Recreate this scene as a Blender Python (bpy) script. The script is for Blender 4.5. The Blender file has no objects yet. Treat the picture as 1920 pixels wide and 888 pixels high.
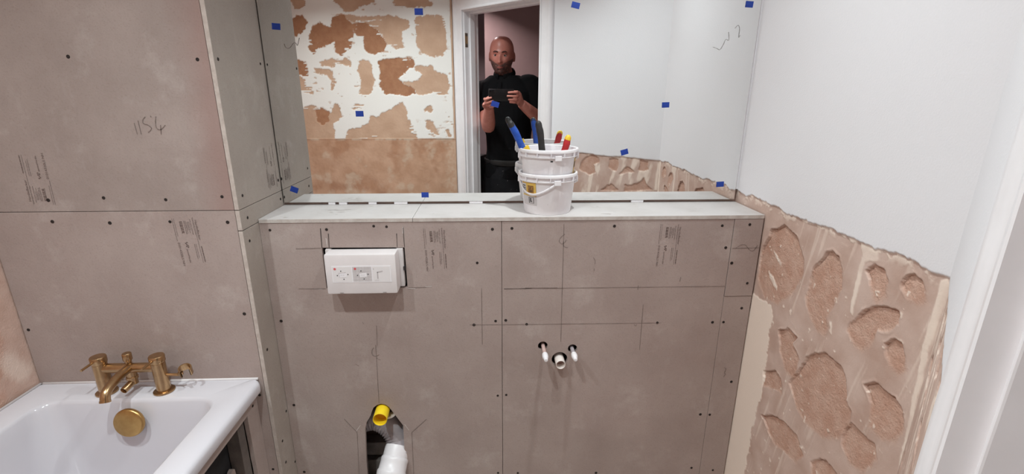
import bpy, bmesh, math, random
import numpy as np
from mathutils import Vector, Matrix
from mathutils.geometry import tessellate_polygon
PI = math.pi
random.seed(7)
SC = bpy.context.scene
COL = SC.collection

# ---------------------------------------------------------------- camera, world, exposure
CAM = Vector((0.0, -1.55, 1.5))
PITCH, YAW, ROLL, FPX = math.radians(16.8012), math.radians(2.4699), math.radians(0.1069), 901.3764
FW = Vector((math.sin(YAW)*math.cos(PITCH), math.cos(YAW)*math.cos(PITCH), -math.sin(PITCH)))
_r = Vector((math.cos(YAW), -math.sin(YAW), 0)); _u = _r.cross(FW)
RT = _r*math.cos(ROLL) + _u*math.sin(ROLL)
UP = -_r*math.sin(ROLL) + _u*math.cos(ROLL)
cd = bpy.data.cameras.new('camera'); cam = bpy.data.objects.new('camera', cd); COL.objects.link(cam)
cd.sensor_width = 36; cd.lens = 36*FPX/1920; cd.clip_start = 0.004
m = Matrix.Identity(4)
for i in range(3): m[i][0] = RT[i]; m[i][1] = UP[i]; m[i][2] = -FW[i]; m[i][3] = CAM[i]
cam.matrix_world = m
SC.camera = cam
w = bpy.data.worlds.new('world'); SC.world = w; w.use_nodes = True
w.node_tree.nodes['Background'].inputs[0].default_value = (0.5, 0.48, 0.5, 1)
w.node_tree.nodes['Background'].inputs[1].default_value = 0.1
vs = SC.view_settings; vs.view_transform = 'Standard'; vs.look = 'None'; vs.gamma = 1; vs.use_curve_mapping = False
vs.exposure = 0.06
SC.cycles.max_bounces = 10; SC.cycles.diffuse_bounces = 6; SC.cycles.glossy_bounces = 5

# lamps: recessed ceiling downlights (x, y, watts, colour)
CEIL = 2.4
DOWNLIGHTS = [(-0.92, -1.12, 8.0, (.875, .985, 1)), (0.30, -0.52, 6.4, (.90, .985, .99)), (-0.36, -1.16, 8.9, (.875, .985, 1)), (-0.22, -2.62, 8.5, (1, .86, .87))]

# ---------------------------------------------------------------- helpers
def link(o, parent=None):
    COL.objects.link(o)
    if parent is not None:
        o.parent = parent
        o.matrix_parent_inverse = MATS[parent.name].inverted() if parent.name in MATS else Matrix.Identity(4)
    return o
MATS = {}
def tag(o, label=None, cat=None, group=None, kind=None):
    if label: o['label'] = label
    if cat: o['category'] = cat
    if group: o['group'] = group
    if kind: o['kind'] = kind
    return o
def empty(name, loc, label=None, cat=None, group=None, kind=None):
    o = bpy.data.objects.new(name, None); COL.objects.link(o); o.location = loc; o.empty_display_size = .05
    MATS[o.name] = Matrix.Translation(Vector(loc))
    return tag(o, label, cat, group, kind)
def mesh_obj(name, bm, mat, parent=None, smooth=False, auto=None, label=None, cat=None, group=None, kind=None):
    me = bpy.data.meshes.new(name)
    bmesh.ops.recalc_face_normals(bm, faces=bm.faces)
    bm.to_mesh(me); bm.free()
    if smooth:
        me.polygons.foreach_set('use_smooth', [True]*len(me.polygons))
        if auto is not None: me.set_sharp_from_angle(angle=math.radians(auto))
    for mm in (mat if isinstance(mat, (list, tuple)) else [mat]): me.materials.append(mm)
    o = bpy.data.objects.new(name, me)
    link(o, parent)
    return tag(o, label, cat, group, kind)
def box(bm, x0, x1, y0, y1, z0, z1, bev=0, mi=0):
    vs_ = [bm.verts.new(p) for p in ((x0,y0,z0),(x1,y0,z0),(x1,y1,z0),(x0,y1,z0),(x0,y0,z1),(x1,y0,z1),(x1,y1,z1),(x0,y1,z1))]
    fs = [bm.faces.new([vs_[i] for i in f]) for f in ((0,3,2,1),(4,5,6,7),(0,1,5,4),(1,2,6,5),(2,3,7,6),(3,0,4,7))]
    for f in fs: f.material_index = mi
    if bev:
        es = set(e for f in fs for e in f.edges)
        bmesh.ops.bevel(bm, geom=list(es), offset=bev, segments=2, affect='EDGES', profile=.6)
def obox(bm, mat4, sx, sy, sz, bev=0):
    """box of size sx,sy,sz centred on mat4"""
    b = bmesh.new(); box(b, -sx/2, sx/2, -sy/2, sy/2, -sz/2, sz/2, bev)
    add(bm, b, mat4)
def add(bm, other, mat4=None, mi=None):
    me = bpy.data.meshes.new('tmp'); other.to_mesh(me); other.free()
    if mat4 is not None: me.transform(mat4)
    n = len(bm.faces); bm.from_mesh(me); bpy.data.meshes.remove(me)
    if mi is not None:
        bm.faces.ensure_lookup_table()
        for f in bm.faces[n:]: f.material_index = mi
def tube(bm, pts, rads, seg=16, cap=True, squash=None, upv=None):
    """round tube along pts; rads a number, a list, or a list of (ra, rb) with upv as first axis"""
    pts = [Vector(p) for p in pts]; n = len(pts)
    if not isinstance(rads, (list, tuple)): rads = [rads]*n
    rings = []; prev = None
    for i in range(n):
        t = (pts[min(i+1, n-1)] - pts[max(i-1, 0)]).normalized()
        if prev is None:
            a = Vector(upv) if upv else (Vector((0,0,1)) if abs(t.z) < .9 else Vector((1,0,0)))
        else: a = prev
        a = (a - t*a.dot(t)).normalized(); b = t.cross(a); prev = a
        r = rads[i]; ra, rb = r if isinstance(r, (list, tuple)) else (r, r)
        rings.append([bm.verts.new(pts[i] + a*(ra*math.cos(2*PI*k/seg)) + b*(rb*math.sin(2*PI*k/seg))) for k in range(seg)])
    for i in range(n-1):
        for k in range(seg):
            bm.faces.new((rings[i][k], rings[i][(k+1)%seg], rings[i+1][(k+1)%seg], rings[i+1][k]))
    if cap:
        bm.faces.new(rings[0][::-1]); bm.faces.new(rings[-1])
    return rings
def lathe(bm, prof, seg=32, origin=(0,0,0), axis=(0,0,1), a0=0, a1=2*PI):
    """prof: list of (radius, height) along axis"""
    ax = Vector(axis).normalized(); q = Vector((0,0,1)).rotation_difference(ax); O = Vector(origin)
    full = abs((a1-a0) - 2*PI) < 1e-6; n = seg if full else seg+1
    rings = []
    for r, h in prof:
        if r < 1e-6: rings.append([bm.verts.new(O + q @ Vector((0,0,h)))])
        else: rings.append([bm.verts.new(O + q @ Vector((r*math.cos(a0+(a1-a0)*k/seg), r*math.sin(a0+(a1-a0)*k/seg), h))) for k in range(n)])
    for A, B in zip(rings, rings[1:]):
        for k in range(seg if full else seg):
            j = (k+1) % n if full else k+1
            if len(A) == 1 and len(B) == 1: continue
            if len(A) == 1: bm.faces.new((A[0], B[k], B[j]))
            elif len(B) == 1: bm.faces.new((A[k], A[j], B[0]))
            else: bm.faces.new((A[k], A[j], B[j], B[k]))
def slab(bm, outer, holes, fmap, d0, d1):
    """flat board with holes: outer/holes lists of (u,v); fmap(u,v,d) gives the point"""
    loops = [outer] + list(holes)
    tris = tessellate_polygon([[Vector((u, v, 0)) for u, v in l] for l in loops])
    flat = [p for l in loops for p in l]
    A = [bm.verts.new(fmap(u, v, d0)) for u, v in flat]; B = [bm.verts.new(fmap(u, v, d1)) for u, v in flat]
    for t in tris:
        try: bm.faces.new([A[i] for i in t]); bm.faces.new([B[i] for i in t[::-1]])
        except ValueError: pass
    k = 0
    for l in loops:
        n = len(l)
        for i in range(n):
            j = (i+1) % n; bm.faces.new((A[k+i], A[k+j], B[k+j], B[k+i]))
        k += n
def circ(cx, cz, r, n=28): return [(cx + r*math.cos(2*PI*k/n), cz + r*math.sin(2*PI*k/n)) for k in range(n)]
def smooth_path(pts, sub=6):
    P = [Vector(p) for p in pts]; out = []
    for i in range(len(P)-1):
        p0, p1, p2, p3 = P[max(i-1,0)], P[i], P[i+1], P[min(i+2, len(P)-1)]
        for k in range(sub):
            t = k/sub
            out.append(.5*((2*p1) + (-p0+p2)*t + (2*p0-5*p1+4*p2-p3)*t*t + (-p0+3*p1-3*p2+p3)*t*t*t))
    out.append(P[-1]); return out
def lerp_list(vals, n):
    a = np.interp(np.linspace(0, len(vals)-1, n), range(len(vals)), vals); return [float(x) for x in a]

# ---------------------------------------------------------------- materials
def srgb(r, g, b):
    f = lambda c: c/12.92 if c <= .04045 else ((c+.055)/1.055)**2.4
    return (f(r/255), f(g/255), f(b/255), 1)
def mat(name, c1, c2=None, rough=.6, metal=0, scale=8, detail=6, bump=0, bscale=200, spec=.5, lo=.35, hi=.65, trans=0, c3=None, c3scale=90, c3lo=.62, c3hi=.7, sub=0):
    M = bpy.data.materials.new(name); M.use_nodes = True; N = M.node_tree.nodes; L = M.node_tree.links
    B = N['Principled BSDF']
    B.inputs['Base Color'].default_value = c1; B.inputs['Roughness'].default_value = rough; B.inputs['Metallic'].default_value = metal
    B.inputs['Specular IOR Level'].default_value = spec
    tc = N.new('ShaderNodeTexCoord')
    if c2:
        nz = N.new('ShaderNodeTexNoise'); nz.inputs['Scale'].default_value = scale; nz.inputs['Detail'].default_value = detail; nz.inputs['Roughness'].default_value = .6
        L.new(tc.outputs['Object'], nz.inputs['Vector'])
        mr = N.new('ShaderNodeMapRange'); mr.inputs[1].default_value = lo; mr.inputs[2].default_value = hi
        L.new(nz.outputs['Fac'], mr.inputs[0])
        mx = N.new('ShaderNodeMix'); mx.data_type = 'RGBA'; mx.inputs[6].default_value = c1; mx.inputs[7].default_value = c2
        L.new(mr.outputs[0], mx.inputs[0]); out = mx.outputs[2]
        if c3:
            n3 = N.new('ShaderNodeTexNoise'); n3.inputs['Scale'].default_value = c3scale; n3.inputs['Detail'].default_value = 4
            L.new(tc.outputs['Object'], n3.inputs['Vector'])
            m3 = N.new('ShaderNodeMapRange'); m3.inputs[1].default_value = c3lo; m3.inputs[2].default_value = c3hi
            L.new(n3.outputs['Fac'], m3.inputs[0])
            x3 = N.new('ShaderNodeMix'); x3.data_type = 'RGBA'; x3.inputs[7].default_value = c3
            L.new(m3.outputs[0], x3.inputs[0]); L.new(out, x3.inputs[6]); out = x3.outputs[2]
        L.new(out, B.inputs['Base Color'])
    if bump:
        nb = N.new('ShaderNodeTexNoise'); nb.inputs['Scale'].default_value = bscale; nb.inputs['Detail'].default_value = 4
        L.new(tc.outputs['Object'], nb.inputs['Vector'])
        bp = N.new('ShaderNodeBump'); bp.inputs['Strength'].default_value = bump; bp.inputs['Distance'].default_value = .002
        L.new(nb.outputs['Fac'], bp.inputs['Height']); L.new(bp.outputs[0], B.inputs['Normal'])
    return M
def board_mat(name, ca, cb, stain=False):
    """fibre cement: cloudy grey, fine speckle, pale scuffs; optionally a reddish stain along one board's edge"""
    M = mat(name, ca, cb, rough=.75, scale=5, lo=.3, hi=.7, bump=.25, bscale=160, spec=.3)
    N = M.node_tree.nodes; L = M.node_tree.links; B = N['Principled BSDF']
    src = B.inputs['Base Color'].links[0].from_socket
    tc = [n for n in N if n.type == 'TEX_COORD'][0]
    def layer(src, col, scale, lo, hi, amt, mapscale=(1,1,1), detail=6):
        mp = N.new('ShaderNodeMapping'); mp.inputs['Scale'].default_value = mapscale; L.new(tc.outputs['Object'], mp.inputs[0])
        n = N.new('ShaderNodeTexNoise'); n.inputs['Scale'].default_value = scale; n.inputs['Detail'].default_value = detail; n.inputs['Roughness'].default_value = .65
        L.new(mp.outputs[0], n.inputs['Vector'])
        r = N.new('ShaderNodeMapRange'); r.inputs[1].default_value = lo; r.inputs[2].default_value = hi; r.inputs[4].default_value = amt
        L.new(n.outputs['Fac'], r.inputs[0])
        x = N.new('ShaderNodeMix'); x.data_type = 'RGBA'; x.inputs[7].default_value = col
        L.new(r.outputs[0], x.inputs[0]); L.new(src, x.inputs[6]); return x.outputs[2], r
    src, _ = layer(src, srgb(205,195,190), 7, .56, .78, .38)
    src, _ = layer(src, srgb(120,100,92), 260, .55, .75, .28, detail=2)
    src, _ = layer(src, srgb(188,176,172), 22, .6, .78, .3, mapscale=(1,1,.35))
    if stain:
        sx = N.new('ShaderNodeSeparateXYZ'); L.new(tc.outputs['Object'], sx.inputs[0])
        nz = N.new('ShaderNodeTexNoise'); nz.inputs['Scale'].default_value = 6; nz.inputs['Detail'].default_value = 8; L.new(tc.outputs['Object'], nz.inputs[0])
        a = N.new('ShaderNodeMath'); a.operation = 'MULTIPLY_ADD'; a.inputs[1].default_value = .09; L.new(nz.outputs['Fac'], a.inputs[0]); L.new(sx.outputs['X'], a.inputs[2])
        r = N.new('ShaderNodeMapRange'); r.inputs[1].default_value = -.735; r.inputs[2].default_value = -.665; r.inputs[4].default_value = .42
        L.new(a.outputs[0], r.inputs[0])
        x = N.new('ShaderNodeMix'); x.data_type = 'RGBA'; x.inputs[7].default_value = srgb(146,106,98)
        L.new(r.outputs[0], x.inputs[0]); L.new(src, x.inputs[6]); src = x.outputs[2]
    L.new(src, B.inputs['Base Color'])
    return M
M_BOARD = board_mat('fibre_cement_board', srgb(172,156,150), srgb(158,141,135))
M_BOARD_STAIN = board_mat('fibre_cement_board_stained', srgb(168,153,147), srgb(152,137,131), True)
M_BOARD_PALE = board_mat('fibre_cement_return', srgb(168,157,148), srgb(156,144,136))
M_BOARDEDGE = mat('cut_board_edge', srgb(196,184,176), srgb(178,164,156), rough=.85, scale=60, bump=.4)
M_SHELF = mat('primed_shelf_board', srgb(196,190,188), srgb(184,177,174), rough=.6, scale=9, lo=.45, hi=.75, bump=.1, c3=srgb(168,160,154), c3scale=24, c3lo=.68, c3hi=.78)
M_SHELFEDGE = mat('shelf_board_edge', srgb(196,188,182), srgb(176,164,157), rough=.8, scale=40, bump=.3)
M_WHITE = mat('white_matt_paint', srgb(233,231,234), srgb(229,227,230), rough=.7, scale=3, bump=.06, bscale=120)
M_GLOSSW = mat('white_gloss_paint', srgb(240,236,238), srgb(235,231,233), rough=.3, scale=20, bump=.08, bscale=60)
M_SCREW = mat('screw_hole', srgb(28,20,18), srgb(44,32,28), rough=.8, scale=900)
M_INK = mat('faded_print_ink', srgb(96,80,76), srgb(122,104,99), rough=.8, scale=300)
M_PENCIL = mat('pencil_line', srgb(106,92,87), srgb(128,112,106), rough=.6, scale=120)
M_PENCIL2 = mat('soft_pencil_on_glass', srgb(150,145,144), srgb(172,168,167), rough=.6, scale=120)
M_GUARD = mat('guard_plastic', srgb(224,217,217), srgb(218,211,211), rough=.4, scale=20)
M_CHALK = mat('white_scuff', srgb(206,198,194), srgb(186,174,170), rough=.9, scale=100)
M_BRASS = mat('brushed_bronze', srgb(190,158,120), srgb(174,142,104), rough=.28, metal=1, scale=40, bump=.06, bscale=500)
M_BRASS2 = mat('brushed_brass_disc', srgb(196,160,104), srgb(184,146,92), rough=.32, metal=1, scale=60)
M_ACRYL = mat('white_bath_acrylic', srgb(205,201,206), rough=.1, spec=.5)
M_DARK = mat('recess_shade', srgb(32,30,33), srgb(24,22,24), rough=.9, scale=20)  # near-black standing in for shade in voids; also on the stud core
M_PLASTW = mat('white_plastic', srgb(236,232,234), srgb(230,226,229), rough=.35, scale=20)
M_PLASTT = mat('ivory_pipe_plastic', srgb(232,224,218), srgb(224,214,208), rough=.4, scale=30)
M_YELLOW = mat('yellow_pipe_plastic', srgb(244,212,40), srgb(236,200,34), rough=.35, scale=30)
M_GREYP = mat('grey_ribbed_rubber', srgb(176,168,171), srgb(156,148,152), rough=.55, scale=20)
M_COPPER = mat('pinkish_supply_pipe', srgb(206,178,172), srgb(190,160,154), rough=.4, scale=40)
M_TAPE = mat('blue_tape', srgb(22,62,158), srgb(16,52,142), rough=.55, scale=60, bump=.1)
M_RED = mat('red_label_ink', srgb(206,92,96), rough=.6)
M_LGREY = mat('label_grey', srgb(204,198,198), srgb(196,189,190), rough=.5, scale=60)
M_LPALE = mat('label_pale', srgb(224,219,219), rough=.5)
M_BLACKP = mat('black_print', srgb(40,38,40), rough=.6)
M_TIMBER = mat('rough_timber', srgb(108,98,93), srgb(84,76,72), rough=.8, scale=14, bump=.3)
M_CONC = mat('screed_floor', srgb(206,200,194), srgb(190,183,177), rough=.8, scale=6, bump=.3)
M_HALL = mat('hall_paint', srgb(186,160,158), srgb(178,152,150), rough=.8, scale=4)
M_HALLD = mat('hall_dark_paint', srgb(182,166,168), srgb(174,158,160), rough=.8, scale=4)
M_MIRROR = mat('mirror_silvering', (.855,.865,.86,1), rough=0.0, metal=1)
M_MEDGE = mat('mirror_edge', srgb(96,92,90), srgb(80,76,74), rough=.4, scale=30)
M_EMIT = bpy.data.materials.new('lamp_lens'); M_EMIT.use_nodes = True
_b = M_EMIT.node_tree.nodes['Principled BSDF']; _b.inputs['Emission Color'].default_value = (1,.95,.9,1); _b.inputs['Emission Strength'].default_value = 12

# plaster walls: point attribute 'mask' (red = painted skim, green = torn-out adhesive patch, blue = cream filler) says which material is where
def plaster_mat(name, base, base2, patch, patch2, cream, paint):
    M = bpy.data.materials.new(name); M.use_nodes = True; N = M.node_tree.nodes; L = M.node_tree.links; B = N['Principled BSDF']
    B.inputs['Roughness'].default_value = .85; B.inputs['Specular IOR Level'].default_value = .25
    tc = N.new('ShaderNodeTexCoord'); at = N.new('ShaderNodeAttribute'); at.attribute_name = 'mask'
    sp = N.new('ShaderNodeSeparateColor'); L.new(at.outputs['Color'], sp.inputs[0])
    def noise(sc, det=6):
        n = N.new('ShaderNodeTexNoise'); n.inputs['Scale'].default_value = sc; n.inputs['Detail'].default_value = det; L.new(tc.outputs['Object'], n.inputs['Vector'])
        r = N.new('ShaderNodeMapRange'); r.inputs[1].default_value = .35; r.inputs[2].default_value = .65; L.new(n.outputs['Fac'], r.inputs[0]); return r.outputs[0]
    def mix(f, a, b):
        x = N.new('ShaderNodeMix'); x.data_type = 'RGBA'; L.new(f, x.inputs[0])
        for s, i in ((a, 6), (b, 7)):
            if isinstance(s, tuple): x.inputs[i].default_value = s
            else: L.new(s, x.inputs[i])
        return x.outputs[2]
    c = mix(noise(11, 8), base, base2)
    p = mix(noise(30, 8), patch, patch2)
    c = mix(sp.outputs[1], c, p); c = mix(sp.outputs[2], c, cream); c = mix(sp.outputs[0], c, paint)
    L.new(c, B.inputs['Base Color'])
    nb = N.new('ShaderNodeTexNoise'); nb.inputs['Scale'].default_value = 240; nb.inputs['Detail'].default_value = 5; L.new(tc.outputs['Object'], nb.inputs['Vector'])
    mu = N.new('ShaderNodeMath'); mu.operation = 'MULTIPLY_ADD'; mu.inputs[1].default_value = .75; mu.inputs[2].default_value = .16; L.new(sp.outputs[1], mu.inputs[0])
    bp = N.new('ShaderNodeBump'); bp.inputs['Distance'].default_value = .0025; L.new(mu.outputs[0], bp.inputs['Strength'])
    L.new(nb.outputs['Fac'], bp.inputs['Height']); L.new(bp.outputs[0], B.inputs['Normal'])
    return M
M_DADO = plaster_mat('stripped_plaster_dado', srgb(211,186,174), srgb(192,162,148), srgb(204,169,152), srgb(192,152,133), srgb(240,222,208), srgb(233,231,234))
M_PATCHY = plaster_mat('patchy_stripped_wall', srgb(199,160,134), srgb(184,143,116), srgb(172,124,94), srgb(160,112,84), srgb(206,184,163), srgb(236,231,226))

def vnoise(x, y, seed=0):
    xi = np.floor(x).astype(np.int64); yi = np.floor(y).astype(np.int64); fx = x-xi; fy = y-yi
    fx = fx*fx*(3-2*fx); fy = fy*fy*(3-2*fy)
    def h(a, b):
        n = (a*374761393 + b*668265263 + seed*982451653) & 0x7fffffff
        n = ((n ^ (n >> 13))*1274126177) & 0x7fffffff
        return ((n ^ (n >> 16)) & 0xffff)/65535.0
    return (h(xi,yi)*(1-fx)+h(xi+1,yi)*fx)*(1-fy) + (h(xi,yi+1)*(1-fx)+h(xi+1,yi+1)*fx)*fy
def fbm(x, y, seed=0, o=4):
    s = 0; a = .5
    for i in range(o): s = s + a*(vnoise(x*2**i, y*2**i, seed+i)-.5); a *= .5
    return s
def sdf(px, py, poly):
    """signed distance to polygon, positive inside"""
    P = np.array(poly, float); n = len(P); d = np.full(px.shape, 1e9); ins = np.zeros(px.shape, bool)
    for i in range(n):
        ax, ay = P[i]; bx, by = P[(i+1) % n]; ex, ey = bx-ax, by-ay; wx, wy = px-ax, py-ay
        t = np.clip((wx*ex+wy*ey)/(ex*ex+ey*ey+1e-12), 0, 1)
        d = np.minimum(d, np.hypot(wx-ex*t, wy-ey*t))
        c = ((ay > py) != (by > py)) & (px < (bx-ax)*(py-ay)/(by-ay+1e-12)+ax); ins ^= c
    return np.where(ins, d, -d)
def sstep(a, b, x): t = np.clip((x-a)/(b-a), 0, 1); return t*t*(3-2*t)
def grid_wall(name, us, vs_, field, fmap, mat_, **kw):
    """field(U,V) -> height, R, G, B; fmap(u,v,h) arrays -> xyz arrays"""
    U, V = np.meshgrid(us, vs_); H, R, G, Bc = field(U, V)
    X, Y, Z = fmap(U, V, H); nv, nu = U.shape
    co = np.stack([X.ravel(), Y.ravel(), Z.ravel()], 1)
    i = np.arange(nv*nu).reshape(nv, nu)
    q = np.stack([i[:-1,:-1].ravel(), i[:-1,1:].ravel(), i[1:,1:].ravel(), i[1:,:-1].ravel()], 1)
    me = bpy.data.meshes.new(name); me.from_pydata(co.tolist(), [], q.tolist())
    me.polygons.foreach_set('use_smooth', [True]*len(me.polygons))
    at = me.attributes.new('mask', 'FLOAT_COLOR', 'POINT')
    at.data.foreach_set('color', np.stack([R.ravel(), G.ravel(), Bc.ravel(), np.ones(R.size)], 1).astype(np.float32).ravel())
    me.materials.append(mat_)
    o = bpy.data.objects.new(name, me); link(o)
    return tag(o, **kw)

# ---------------------------------------------------------------- room measurements (metres)
XL, XR, YB, YF, ZS, XW = -0.6742, 0.8216, -0.178, -0.2702, 1.147, -1.324   # return face, right wall, boxing face, boarded left wall face, shelf top, left wall
YM = 0.012                                                                     # plaster behind the mirror
P1 = Vector((0.8216, -0.778, 0)); _a = math.radians(45.45); DD = Vector((-math.cos(_a), -math.sin(_a), 0)); DN = Vector((-math.sin(_a), math.cos(_a), 0))
def T(t, off, z): p = P1 + DD*t + DN*off; return Vector((p.x, p.y, z))         # along / out of the diagonal door wall
T_OR, T_OL, Z_HEAD = 0.777, 1.408, 1.985                                        # door opening
YBACK = -1.845

# ---------------------------------------------------------------- lamps
for i, (x, y, wt, c) in enumerate(DOWNLIGHTS):
    ld = bpy.data.lights.new('downlight_lamp', 'AREA'); ld.shape = 'DISK'; ld.size = .05; ld.energy = wt; ld.color = c; ld.spread = math.radians(125)
    lo_ = bpy.data.objects.new('downlight_lamp', ld); COL.objects.link(lo_); lo_.location = (x, y, CEIL - .012)
    root = empty('ceiling_downlight', (x, y, CEIL), ['round white downlight in the ceiling over the bath', 'round white downlight in the ceiling near the mirror', 'round white downlight in the ceiling mid room before the door', 'round white downlight in the ceiling of the hall'][i], 'light', 'ceiling downlights')
    bm = bmesh.new(); lathe(bm, [(.028,-.001),(.03,-.006),(.04,-.006),(.043,-.003),(.043,0)], 28, (x,y,CEIL)); mesh_obj('trim_ring', bm, M_GLOSSW, root, True, 40)
    bm = bmesh.new(); lathe(bm, [(0,-.0015),(.028,-.0015),(.028,0)], 24, (x,y,CEIL)); mesh_obj('lens', bm, M_EMIT, root)

# ---------------------------------------------------------------- shell
bm = bmesh.new(); box(bm, -1.9, 2.1, -3.75, .15, -.1, 0); mesh_obj('floor', bm, M_CONC, label='grey screed floor of the stripped bathroom and hall', kind='structure')
bm = bmesh.new(); box(bm, -1.9, 2.1, -3.75, .15, CEIL, CEIL+.1); mesh_obj('ceiling', bm, M_WHITE, label='flat white ceiling', kind='structure')
bm = bmesh.new(); box(bm, -1.45, 1.0, YM, .13, 0, CEIL)
mesh_obj('wall_front', bm, mat('front_wall_plaster', srgb(176,152,142), srgb(150,128,118), rough=.85, scale=16, bump=.3), label='bare plaster wall behind the mirror and shelf', kind='structure')

o = bpy.data.objects['wall_front']
bm = bmesh.new(); box(bm, .8146, .8235, .004, YM, 1.19, CEIL); mesh_obj('plaster_fillet', bm, M_WHITE, o)
def frange(a, b, s): return np.arange(a, b+1e-9, s)
DADO = 1.182
RW = {'slash1': [(-.236,1.052),(-.262,1.043),(-.287,1.030),(-.285,1.021),(-.255,1.036)], 'slash2': [(-.232,.986),(-.260,.978),(-.290,.962),(-.292,.950),(-.268,.956),(-.240,.970)], 'sblob': [(-.514,.962),(-.522,.950),(-.520,.938),(-.532,.934),(-.528,.948),(-.521,.964)], 'o1': [(-0.454, 1.122), (-0.479, 1.134), (-0.505, 1.126), (-0.52, 1.095), (-0.529, 1.058), (-0.517, 1.004), (-0.502, 0.968), (-0.514, 0.945), (-0.507, 0.917), (-0.48, 0.92), (-0.441, 0.945), (-0.415, 0.979), (-0.42, 1.019), (-0.423, 1.065), (-0.441, 1.097)], 'o3': [(-0.586, 1.126), (-0.611, 1.145), (-0.634, 1.144), (-0.648, 1.119), (-0.651, 1.084), (-0.634, 1.065), (-0.62, 1.077), (-0.606, 1.096)], 'o4': [(-0.679, 1.132), (-0.687, 1.15), (-0.706, 1.161), (-0.723, 1.155), (-0.736, 1.139), (-0.737, 1.115), (-0.725, 1.106), (-0.699, 1.106), (-0.683, 1.117)], 'o5': [(-0.569, 0.966), (-0.568, 0.983), (-0.593, 1.016), (-0.63, 1.055), (-0.662, 1.071), (-0.689, 1.072), (-0.697, 1.046), (-0.683, 1.023), (-0.647, 1.008), (-0.647, 0.982), (-0.626, 0.944), (-0.596, 0.947)], 'o6': [(-0.68, 0.994), (-0.699, 1.015), (-0.716, 1.014), (-0.731, 0.992), (-0.739, 0.967), (-0.724, 0.951), (-0.699, 0.955), (-0.684, 0.971)], 'o7': [(-0.33, 0.841), (-0.368, 0.869), (-0.412, 0.864), (-0.397, 0.835), (-0.434, 0.808), (-0.435, 0.742), (-0.39, 0.747), (-0.353, 0.784)], 'o8': [(-0.415, 0.724), (-0.45, 0.793), (-0.457, 0.829), (-0.486, 0.862), (-0.524, 0.876), (-0.576, 0.878), (-0.605, 0.854), (-0.614, 0.809), (-0.64, 0.792), (-0.643, 0.751), (-0.621, 0.703), (-0.572, 0.671), (-0.51, 0.662), (-0.46, 0.675)], 'o9': [(-0.654, 0.876), (-0.675, 0.897), (-0.704, 0.9), (-0.732, 0.9), (-0.754, 0.884), (-0.767, 0.85), (-0.757, 0.812), (-0.729, 0.789), (-0.689, 0.794), (-0.681, 0.85)], 'o10': [(-0.296, 0.683), (-0.344, 0.718), (-0.38, 0.714), (-0.39, 0.677), (-0.348, 0.657), (-0.302, 0.635)], 'o11': [(-0.321, 0.543), (-0.356, 0.575), (-0.419, 0.599), (-0.48, 0.604), (-0.52, 0.568), (-0.502, 0.526), (-0.442, 0.518), (-0.405, 0.505)], 'o12': [(-0.629, 0.74), (-0.648, 0.766), (-0.682, 0.764), (-0.713, 0.765), (-0.727, 0.743), (-0.706, 0.681), (-0.666, 0.673), (-0.632, 0.697)], 'o13': [(-0.552, 0.575), (-0.58, 0.608), (-0.602, 0.62), (-0.637, 0.617), (-0.638, 0.577), (-0.567, 0.542)], 'o2': [(-0.219, 1.112), (-0.277, 1.145), (-0.331, 1.129), (-0.383, 1.071), (-0.384, 1.026), (-0.353, 0.966), (-0.304, 0.911), (-0.234, 0.905), (-0.185, 0.947), (-0.182, 1.034)], 'cream': [(-0.171, 0.883), (-0.236, 0.897), (-0.286, 0.894), (-0.297, 0.786), (-0.303, 0.68), (-0.299, 0.564), (-0.292, 0.418), (-0.289, 0.267), (-0.158, -0.006), (-0.119, 0.135)], 'cream2': [(-0.566, 1.149), (-0.577, 1.155), (-0.58, 1.078), (-0.578, 1.01), (-0.569, 1.013)], 'scuff': [(-0.555, 1.177), (-0.608, 1.182), (-0.616, 1.154), (-0.574, 1.139)], 'cstrip': [(-0.761, 1.17), (-0.772, 1.179), (-0.781, 1.167), (-0.776, 1.097), (-0.775, 0.994), (-0.78, 0.914), (-0.792, 0.762), (-0.781, 0.752), (-0.773, 0.872), (-0.761, 1.021), (-0.759, 1.11)]}
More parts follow.
